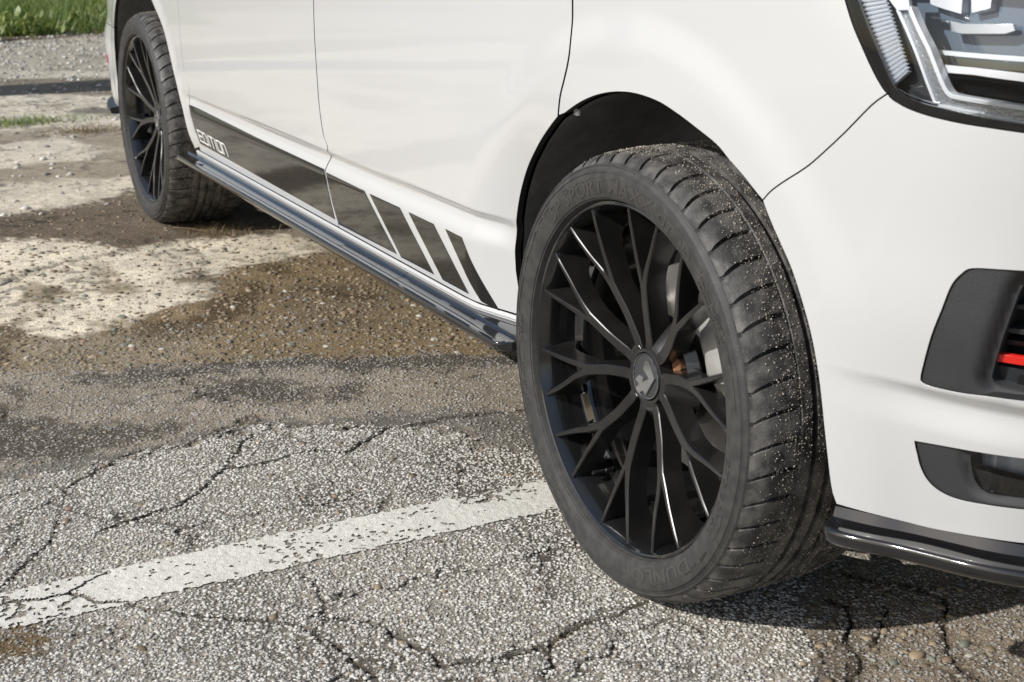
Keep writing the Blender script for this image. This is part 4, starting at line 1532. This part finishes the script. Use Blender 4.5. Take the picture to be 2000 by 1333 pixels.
# dark shell behind the gaps
shell = [(S_REAR, .36), (-3.47, .36), (-3.40, .60), (-3.25, .76), (-3.0, .82), (-2.75, .78), (-2.60, .66), (-2.50, .50), (-2.42, .345), (-.46, .345), (-.47, .55), (-.35, .72), (-.15, .81), (.05, .83), (.25, .77), (.40, .62), (.50, .42), (.52, .60), (.45, .74), (.36, .82), (.33, 1.0), (S_REAR, 1.0)]
P_('inner_shell', [shell], 'gap_black', van, off=-.028, hs=.08, hz=.03, lip=0)
# sill under the doors
sill = [(gap_dq[-1][0]-.03, SILL_Z-.0035), (a_end[0]+.012, SILL_Z-.0035), (a_end[0]+.012, .290), (gap_dq[-1][0]-.04, .290)]
def sill_off(s, z):
    d = (SILL_Z-z)/.04
    return .004*sstep(0, .35, d)-.003*np.exp(-((z-.3175)/.0022)**2)-.02*sstep(.6, 1.05, d)
P_('sill', [sill], 'white_paint', van, hs=.06, hz=.002, lip=.01, offfn=sill_off)
# chrome clip at the fender corner of the arch
cl = pix(1107, 222)
P_('arch_clip', [[(cl[0]-.006, cl[1]-.004), (cl[0]+.006, cl[1]-.004), (cl[0]+.006, cl[1]+.006), (cl[0]-.006, cl[1]+.006)]], 'white_vinyl', van, off=-.016, hs=.01, hz=.01, lip=.004)

# black stripes with lettering
DEC = [[(370, 205), (381, 253), (392, 281), (520, 353), (655, 429), (634, 331), (500, 268)],
       [(638, 337), (662, 438), (720, 468), (775, 496), (712, 373)],
       [(723, 379), (785, 503), (848, 536), (781, 406)],
       [(799, 415), (866, 547), (916, 574), (847, 438)],
       [(871, 448), (941, 589), (976, 607), (902, 464)]]
for k, d in enumerate(DEC):
    d = pixs(d)
    P_('side_stripe', [d], 'decal', van, off=.0015, hs=.02, hz=.006, lip=.0014)
# EDITION in thin square strokes
tl, bl, tr, br = pix(386.5, 254), pix(393.5, 275), pix(440, 283), pix(447.5, 305.5)
GL = {'E': [[(0, 0), (0, 1), (1, 1)], [(0, .5), (.9, .5)], [(0, 0), (1, 0)]], 'D': [[(0, 0), (0, 1), (.75, 1), (1, .75), (1, 0), (0, 0)]], 'I': [[(.5, 0), (.5, 1)]],
      'T': [[(0, 1), (1, 1)], [(.5, 0), (.5, 1)]], 'O': [[(0, 0), (0, 1), (1, 1), (1, 0), (0, 0)]], 'N': [[(0, 0), (0, 1), (.8, 1), (1, .8), (1, 0)]]}
WID = {'E': 1, 'D': 1, 'I': .25, 'T': 1, 'O': 1, 'N': 1}
txt = 'EDITION'
tot = sum(WID[c] for c in txt)+.32*(len(txt)-1)
u = 0.0
for c in txt:
    verts, faces = [], []
    th, ty = .10, .075
    for stroke in GL[c]:
        for (ax, ay), (bx, by) in zip(stroke[:-1], stroke[1:]):
            wdt = WID[c]
            qx0, qx1 = sorted((ax, bx))
            qy0, qy1 = sorted((ay, by))
            L_ = []
            if ax == bx or ay == by:
                L_ = [(qx0*wdt-th, qy0-ty), (qx1*wdt+th, qy0-ty), (qx1*wdt+th, qy1+ty), (qx0*wdt-th, qy1+ty)]
            else:
                L_ = [(ax*wdt-th, ay), (bx*wdt, by-th), (bx*wdt+th, by), (ax*wdt, ay+th)]
            b = len(verts)
            for lx_, ly_ in L_:
                uu = (u+lx_)/tot
                s0, z0 = bl[0]+(br[0]-bl[0])*uu, bl[1]+(br[1]-bl[1])*uu
                s1, z1 = tl[0]+(tr[0]-tl[0])*uu, tl[1]+(tr[1]-tl[1])*uu
                q_ = surf(s0+(s1-s0)*ly_, z0+(z1-z0)*ly_, .0023+.00005*len(faces))
                verts.append(q_)
            faces.append((b, b+1, b+2, b+3))
    u += WID[c]+.32
    BODY.append(link('stripe_letter', mesh('stripe_letter', verts, faces, False), 'white_vinyl', van))

# side skirt: glossy blade under the sill, in two pieces
def sweep(name, path, section, m, parent, close_ends=True, scale=None, sharp_deg=40):
    """path: list of (point, outward unit vector); section: closed list of (outward, up)"""
    vs_, fs_ = [], []
    k = len(section)
    for i, (p, n_) in enumerate(path):
        sc = 1 if scale is None else scale[i]
        for o_, u_ in section:
            vs_.append((p[0]+n_[0]*o_*sc, p[1]+n_[1]*o_*sc, p[2]+u_))
    for i in range(len(path)-1):
        for q in range(k):
            fs_.append((i*k+q, i*k+(q+1) % k, (i+1)*k+(q+1) % k, (i+1)*k+q))
    if close_ends:
        fs_ += [tuple(range(k)), tuple(range((len(path)-1)*k, len(path)*k))[::-1]]
    me = mesh(name, vs_, fs_)
    bm = bmesh.new()
    bm.from_mesh(me)
    bmesh.ops.recalc_face_normals(bm, faces=bm.faces)
    bm.to_mesh(me)
    bm.free()
    me.polygons.foreach_set('use_smooth', [True]*len(me.polygons))
    sharp(me, sharp_deg)
    o = link(name, me, m, parent)
    BODY.append(o)
    return o
SK = [(-.06, .0115), (.002, .0115), (.0065, .010), (.0095, .005), (.013, .0035), (.031, .0012), (.0345, .002), (.0385, .0022), (.0420, .001), (.0436, -.002), (.0430, -.008), (.0414, -.0125), (.038, -.0148), (-.06, -.018)]
sk_x0, sk_x1 = -2.475, -.345
joint = on_plane(772, 560, 1, -.95)[0]
for a, b in ((sk_x0, joint-.001), (joint+.001, sk_x1)):
    xs = np.linspace(a, b, 24)
    if b == sk_x1:
        xs = np.concatenate([xs[:-1], [b-.02, b-.012, b-.006, b-.002, b]])
    sc = [1.0-.75*max(0, 1-(b-x)/.02)**2 if b == sk_x1 else 1.0 for x in xs]
    sweep('side_skirt', [((x, -.9215, .305), (0, -1)) for x in xs], SK, 'gloss_black', van, scale=sc)
sk_lab = on_plane(1003, 668, 1, -.945)
lbl = mesh('skirt_label', [(sk_x1-.060, -.9455, .3062), (sk_x1-.032, -.9455, .3062), (sk_x1-.032, -.9365, .3062), (sk_x1-.060, -.9365, .3062)], [(0, 1, 2, 3)], False)
link('skirt_label', lbl, 'satin_chrome', van)
link('skirt_label', mesh('skirt_label', [(sk_x1-.050, -.9425, .3067), (sk_x1-.042, -.9425, .3067), (sk_x1-.042, -.9385, .3067), (sk_x1-.050, -.9385, .3067)], [(0, 1, 2, 3)], False), 'red_plastic', van)
# front splitter below the bumper
spl = []
lo_s = np.linspace(low_edge[0][0]-.004, S_FRONT, 110)
zpoly = np.polyfit([p[0] for p in low_edge], [p[1] for p in low_edge], 1)
for i, s in enumerate(lo_s):
    z = float(np.polyval(zpoly, min(s, low_edge[-1][0]+.1)))
    p = surf(s, z)
    n_ = (float(np.interp(s, PS, PN[:, 0])), float(np.interp(s, PS, PN[:, 1])))
    spl.append(((p[0], p[1], z-.014), n_))
SP = [(-.09, .004), (-.012, .012), (-.006, .011), (.0, -.002), (.012, -.0045), (.027, -.006), (.0315, -.0075), (.0340, -.011), (.0342, -.016), (.0325, -.0235), (.029, -.028), (.020, -.030), (-.09, -.034)]
sc = [1-.45*max(0, 1-i/3)**2 for i in range(len(spl))]
sweep('front_splitter', spl, SP, 'gloss_black', van, scale=sc)
# rear splitter corner
spl = []
for s in np.linspace(-3.50, S_REAR, 40):
    p = surf(s, .30)
    n_ = (float(np.interp(s, PS, PN[:, 0])), float(np.interp(s, PS, PN[:, 1])))
    spl.append(((p[0], p[1], .325), n_))
sweep('rear_splitter', spl, SP, 'black_plastic', van)

# wheel arch liners
def liner(name, edge, yin):
    k = len(edge)
    vs_, fs_ = [], []
    E0 = [surf(s, z, -.012) for s, z in edge]
    cxm = np.mean([p[0] for p in E0])
    for t, grow in ((0, -.004), (.06, .004), (.16, .02), (.6, .03), (1, .03)):
        for p in E0:
            d = np.array([p[0]-cxm, 0, p[2]-.34])
            d /= np.linalg.norm(d)
            y = p[1]+(yin-p[1])*t
            q_ = p+d*grow
            vs_.append((q_[0], y, q_[2]))
    for r in range(4):
        for i in range(k-1):
            fs_.append((r*k+i, r*k+i+1, (r+1)*k+i+1, (r+1)*k+i))
    b = len(vs_)
    vs_.append((cxm, yin, .42))
    for i in range(k-1):
        fs_.append((4*k+i, 4*k+i+1, b))
    o = link(name, mesh(name, vs_, fs_), 'liner', van)
    BODY.append(o)
fl_edge = [(a_end[0]+.002, .28)]+door_arch[::-1][2:len(door_arch)-len(arch_rear)+1]+arch_rear[::-1]+arch_top[1:]+arch_front[1:]
liner('wheel_arch_liner', fl_edge, -.52)
liner('wheel_arch_liner', [rarch[-1]]+rarch[::-1][1:]+arc+[(arc[-1][0], .27)], -.52)
# floor
link('underbody', box_mesh('underbody', -3.9, -3.48, -.78, .78, .34, .55), 'underbody', van)
link('underbody', box_mesh('underbody', -2.38, -.50, -.86, .86, .315, .40), 'underbody', van)
link('underbody', box_mesh('underbody', -3.52, .60, -.50, .50, .34, .52), 'underbody', van)
link('underbody', box_mesh('underbody', .46, .74, -.60, .60, .315, .45), 'underbody', van)
for wx in (0, -WB):
    for sy in (-1, 1):
        link('suspension_arm', box_mesh('suspension_arm', wx-.03, wx+.03, min(sy*.45, sy*.76), max(sy*.45, sy*.76), .20, .235, .01), 'underbody', van)

# ------------------------------------------------------------------ headlight
lamp_loop = lamp_side+lamp_low_full[1:]+[(LAMP_END+.02, lamp_top_z)]
lamp = P_('headlight', [lamp_loop], 'black_plastic', van, off=-.085, hs=.03, hz=.02, lip=0)
def lampart(name, pts, m, off, thick=.006, smooth=0, hs=.02, hz=.006):
    q = pixs(pts, off)
    return panel(name, [q], m, lamp, off=off, hs=hs, hz=hz, lip=thick)
inner = smooth_line(pixs([(1671, 0), (1689, 50), (1711, 103), (1735, 158), (1752, 180), (1784, 199), (1830, 212), (1912, 230), (2000, 245)]), 4)
inner = [(inner[0][0]-.038, lamp_top_z-.012)]+inner
inl_end = inner[-1]
inner_loop = inner+[(LAMP_END-.01, inl_end[1]+.012), (LAMP_END+.008, lamp_top_z-.012)]
panel('lamp_bezel', [lamp_loop, inner_loop], 'gloss_black', lamp, off=-.004, hs=.02, hz=.008, lip=.004)
# thin bright edge inside the bezel
ie = inner[:-1]
def strip(name, line, w, m, off, thick=.006):
    L_ = np.array(line)
    T = np.gradient(L_, axis=0)
    T /= np.linalg.norm(T, axis=1)[:, None]
    Nn = np.stack([-T[:, 1], T[:, 0]], -1)
    loop = [tuple(p) for p in L_+Nn*w]+[tuple(p) for p in (L_-Nn*w)[::-1]]
    return panel(name, [loop], m, lamp, off=off, hs=.02, hz=.006, lip=thick)
strip('lamp_edge', smooth_line(pixs([(1679, 11), (1698, 56), (1720, 109), (1743, 161), (1758, 179), (1788, 194), (1830, 204)], -.012), 4), .0013, 'chrome', -.012)
# ribbed side reflector
n_rib = 27
def lerp_line(line, t):
    k = [p[1] for p in line]
    y = line[0][1]+(line[-1][1]-line[0][1])*t
    return (float(np.interp(y, k, [p[0] for p in line])), y)
LL = [(1664, -60), (1682, 0), (1716, 88), (1749, 166)]
RR = [(1722, -60), (1733, 0), (1741, 24), (1778, 140)]
vs_, fs_ = [], []
for i in range(n_rib+1):
    t = i/n_rib
    for k, off_ in ((0, -.016), (1, -.009)):
        tt = min(1, t+k*.5/n_rib)
        for e_ in (LL, RR):
            x, y = lerp_line(e_, tt)
            s, z = pix(x, y, -.013)
            vs_.append(surf(s, z, off_))
for i in range(2*n_rib+1):
    fs_.append((2*i, 2*i+1, 2*i+3, 2*i+2))
link('ribbed_reflector', mesh('ribbed_reflector', vs_, fs_, False), 'lamp_silver', lamp)
lampart('side_marker_panel', [(1779, 139), (1749, 167), (1757, 180), (1785, 195), (1824, 204), (1752, 24), (1742, 24)], 'dark_plastic', -.026)
lampart('lamp_edge', [(1737, -40), (1737, 0), (1752, 20), (1776, 19), (1774, 0), (1766, -40)], 'lamp_silver', -.012)
# light guide: grey textured core between two bright rims
mat('light_guide', (.34, .36, .38), rough=.22, metal=.6, bump=.45, bscale=300)
lampart('light_guide', [(1755, 19), (1773, 59), (1793, 107), (1813, 162), (1829, 204), (1863, 212), (2000, 240), (2080, 255), (2080, 226), (2000, 214), (1866, 191), (1853, 187), (1841, 173), (1826, 138), (1810, 97), (1788, 53), (1772, 19)], 'light_guide', -.020, hs=.012)
strip('guide_rim', smooth_line(pixs([(1752, 19), (1770, 59), (1790, 107), (1810, 162), (1827, 205)], -.014), 3), .0014, 'lamp_silver', -.014, .012)
strip('guide_rim', smooth_line(pixs([(1828, 206), (1863, 214), (1930, 228), (2000, 242), (2080, 257)], -.014), 3), .0014, 'lamp_silver', -.014, .012)
strip('guide_rim', smooth_line(pixs([(1776, 14), (1792, 53), (1814, 97), (1830, 138), (1845, 173), (1856, 186), (1868, 190), (1930, 201), (2000, 212), (2080, 225)], -.014), 3), .0021, 'lamp_silver', -.013, .014)
# bars and ribbed trim inside the lamp
lampart('trim_bar', [(1826, 126), (1836, 141), (1900, 146), (2000, 160), (2090, 172), (2090, 156), (2000, 145), (1900, 133)], 'lamp_silver', -.030, .02)
lampart('trim_bar', [(1814, 97), (1819, 105), (2000, 121), (2090, 130), (2090, 122), (2000, 112)], 'lamp_silver', -.040, .02)
lampart('trim_bar', [(1818, 108), (1824, 122), (2000, 140), (2090, 150), (2090, 134), (2000, 124)], 'mirror_dark', -.036, .02)
vs_, fs_ = [], []
for i in range(11):
    for k, off_ in ((0, -.050), (1, -.044)):
        t = (i+.5*k)/11
        for xa, ya, yb in ((1838+14*t, 148, 176), (2090, 174, 214)):
            s, z = pix(xa, ya+(yb-ya)*t, -.047)
            vs_.append(surf(s, z, off_))
for i in range(21):
    fs_.append((2*i, 2*i+1, 2*i+3, 2*i+2))
link('ribbed_trim', mesh('ribbed_trim', vs_, fs_, False), 'dark_plastic', lamp)
lampart('lower_trim', [(1850, 172), (1864, 188), (2000, 210), (2090, 224), (2090, 208), (2000, 192)], 'gloss_black', -.055)
# inner reflectors near the top
lampart('reflector_box', [(1815, -40), (1817, 8), (1845, 18), (1877, 27), (1882, -40)], 'lamp_silver', -.060, .02)
lampart('reflector_box', [(1898, 25), (1934, 16), (1940, -40), (1896, -40)], 'lamp_silver', -.060, .02)
lampart('light_bar', [(1817, 36), (1856, 40), (1858, 62), (1880, 66), (1963, 66), (1982, 60), (1978, 48), (1880, 47), (1820, 32)], 'satin_chrome', -.055, .012)
lampart('lamp_backing', [(1780, 20), (1826, 128), (2000, 146), (2110, 160), (2110, -60), (1770, -60)], 'lamp_sky_tint', -.075, .004, hs=.03)
panel('lamp_lens', [lamp_loop], 'clear_lens', lamp, off=-.0015, hs=.02, hz=.008, lip=0)

# ------------------------------------------------------------------ bumper openings
int_in = smooth_line(pixs([(2000, 558), (1986, 574), (1967, 621), (1947, 675), (1929, 734), (1928, 750), (1944, 763), (2000, 775)]), 4)
j0, j1 = int_in[0], int_in[-1]
int_in_full = [(S_FRONT, j0[1]+.010), (j0[0]+.06, j0[1]+.012)]+int_in+[(j1[0]+.2, j1[1]-.003), (S_FRONT, j1[1]-.006)]
outer_line = [(S_FRONT, i0[1]+.004), (i0[0]+.2, i0[1]+.002)]+sh(int_out, .0012)+[(i1[0]+.2, i1[1]-.002), (S_FRONT, i1[1]-.004)]
def sur_off(s, z):
    d = segdist(np.asarray(s), np.asarray(z), int_in_full)
    return -.016*np.exp(-(d/.011)**2)
panel('intake_surround', [outer_line+int_in_full[::-1]], 'grey_plastic', bumper, off=-.003, hs=.006, hz=.004, lip=.055, offfn=sur_off)
panel('intake_cavity', [[(int_in[0][0]-.12, j0[1]+.03), (S_FRONT, j0[1]+.03), (S_FRONT, j1[1]-.03), (int_in[0][0]-.12, j1[1]-.03)]], 'gap_black', bumper, off=-.078, hs=.04, hz=.04, lip=0)
for y0_, y1_, m_, dp in ((596, 604, 'dark_plastic', -.034), (645, 653, 'dark_plastic', -.034), (668, 676, 'black_plastic', -.044), (699, 713, 'red_plastic', -.026)):
    za, zb = pix(1990, y0_, dp)[1], pix(1990, y1_, dp)[1]
    sa = float(np.interp(za, [p[1] for p in int_in[::-1]], [p[0] for p in int_in[::-1]]))-.006
    if m_ == 'red_plastic':
        sa = pix(1943, 702, dp)[0]
    panel('grille_slat', [[(sa, zb), (S_FRONT, zb), (S_FRONT, za), (sa, za)]], m_, bumper, off=dp, hs=.03, hz=.02, lip=.006 if m_ == 'red_plastic' else .02)
za, zb = pix(1990, 722, -.034)[1], pix(1990, 790, -.034)[1]
panel('grille_panel', [[(int_in[0][0]-.10, zb), (S_FRONT, zb), (S_FRONT, za), (int_in[0][0]-.10, za)]], 'dark_plastic', bumper, off=-.034, hs=.03, hz=.02, lip=.02)
sc_, zc_ = pix(2004, 746, -.034)
panel('parking_sensor', [[(sc_+.011*math.cos(a), zc_+.011*math.sin(a)) for a in np.linspace(0, 2*math.pi, 24, endpoint=False)]], 'black_plastic', bumper, off=-.031, hs=.01, hz=.01, lip=.004)
fl = smooth_line(pixs([(2000, 897), (1940, 890), (1889, 884)]), 3)+smooth_line(pixs([(1887, 892), (1888, 912), (1891, 930), (1898, 948), (1913, 962), (1935, 970), (2000, 978)]), 4)
fl_loop = fl+[(fl[-1][0]+.05, fl[-1][1]+.004), (fl[-1][0]+.07, (fl[0][1]+fl[-1][1])/2), (fl[0][0]+.055, fl[0][1]-.002)]
def fog_off(s, z):
    d = segdist(np.asarray(s), np.asarray(z), fl_loop, True)
    return -.008*np.exp(-(d/.008)**2)
panel('fog_lamp_surround', [sh(fog_loop, 0, 0), fl_loop], 'grey_plastic', bumper, off=-.004, hs=.008, hz=.005, lip=.03, offfn=fog_off)
zf_ = [p[1] for p in fl_loop]
def facets(s, z):
    return -.014*np.abs(np.sin((s-sc_)*62+z*14))+.75*(min(zf_)-np.asarray(z))
panel('fog_lamp_reflector', [[(p[0], p[1]) for p in fl_loop if p[1] > 0]], 'lamp_silver', bumper, off=-.012, hs=.006, hz=.006, lip=0, offfn=facets)
zf = [p[1] for p in fl_loop]
zmid = min(zf)+(max(zf)-min(zf))*.40
panel('fog_lamp_shade', [[(min(p[0] for p in fl_loop)+.006, zmid+.004), (max(p[0] for p in fl_loop)-.006, zmid-.004), (max(p[0] for p in fl_loop)-.02, min(zf)+.002), (min(p[0] for p in fl_loop)+.02, min(zf)+.002)]], 'gloss_black', bumper, off=-.0125, hs=.02, hz=.01, lip=.012)
panel('fog_lamp_lens', [fl_loop], 'clear_lens', bumper, off=-.010, hs=.012, hz=.008, lip=0)

# ------------------------------------------------------------------ the rest of the van, above and beyond the picture
P_('front_grille', [[(LAMP_END+.024, zl+.014), (S_FRONT, zl+.014), (S_FRONT, lamp_top_z), (LAMP_END+.024, lamp_top_z)]], 'black_plastic', van, off=-.004, hs=.03, hz=.02)
P_('bonnet_lip', [[(lamp_side[0][0]+.001, lamp_top_z+.0015), (S_FRONT, lamp_top_z+.0015), (S_FRONT, 1.02), (lamp_side[0][0]+.001, 1.02)]], 'white_paint', van, hs=.03, hz=.01)
LEV = [(1.021, 0, 0), (1.06, .004, .02), (1.10, .008, .10), (1.15, .012, .24), (1.19, .016, .36), (1.22, .020, .42), (1.55, .075, .80), (1.78, .125, 1.04), (1.86, .15, 1.15), (1.92, .20, 1.25), (1.955, .32, 1.4), (1.965, .55, 1.6)]
ss = np.concatenate([np.linspace(S_REAR, -3.5, 14), np.linspace(-3.3, .2, 30), np.linspace(.3, S_FRONT, 18)])
def lev_pt(s, lv):
    z, iy, fx = lv
    p = surf(s, 1.02)
    y = p[1]+iy*min(1, abs(p[1])/.35) if p[1] < 0 else p[1]
    # the nose is drawn back; everything behind the A post keeps its place
    xlim = .90-fx
    x = min(p[0], xlim+.02*(p[0]-xlim)) if p[0] > xlim else p[0]
    if p[0] > xlim:
        y = y if abs(y) < .6 else y
    return (x, y, z)
def loft(name, lv, sel, m):
    vs_ = [lev_pt(s, l) for l in lv for s in sel]
    k = len(sel)
    fs_ = [(r*k+i, r*k+i+1, (r+1)*k+i+1, (r+1)*k+i) for r in range(len(lv)-1) for i in range(k-1)]
    o = link(name, mesh(name, vs_, fs_), m, van)
    BODY.append(o)
loft('upper_body', LEV[:6], ss, 'white_paint')
loft('side_window', LEV[5:8], ss[ss < -.02], 'window_glass')
loft('windscreen', LEV[5:8], ss[ss >= ss[ss < -.02][-1]], 'window_glass')
loft('roof', LEV[7:], ss, 'white_paint')
rv = [lev_pt(s, LEV[-1]) for s in ss]
k = len(rv)
rm = link('roof', mesh('roof_middle', rv+[(x, 0.0, z+.01) for x, y, z in rv], [(i, i+1, k+i+1, k+i) for i in range(k-1)]), 'white_paint', van)
BODY.append(rm)
for o in BODY:
    if o.parent == van:
        c = copy_tree(o, van)
        c.scale = (1, -1, 1)
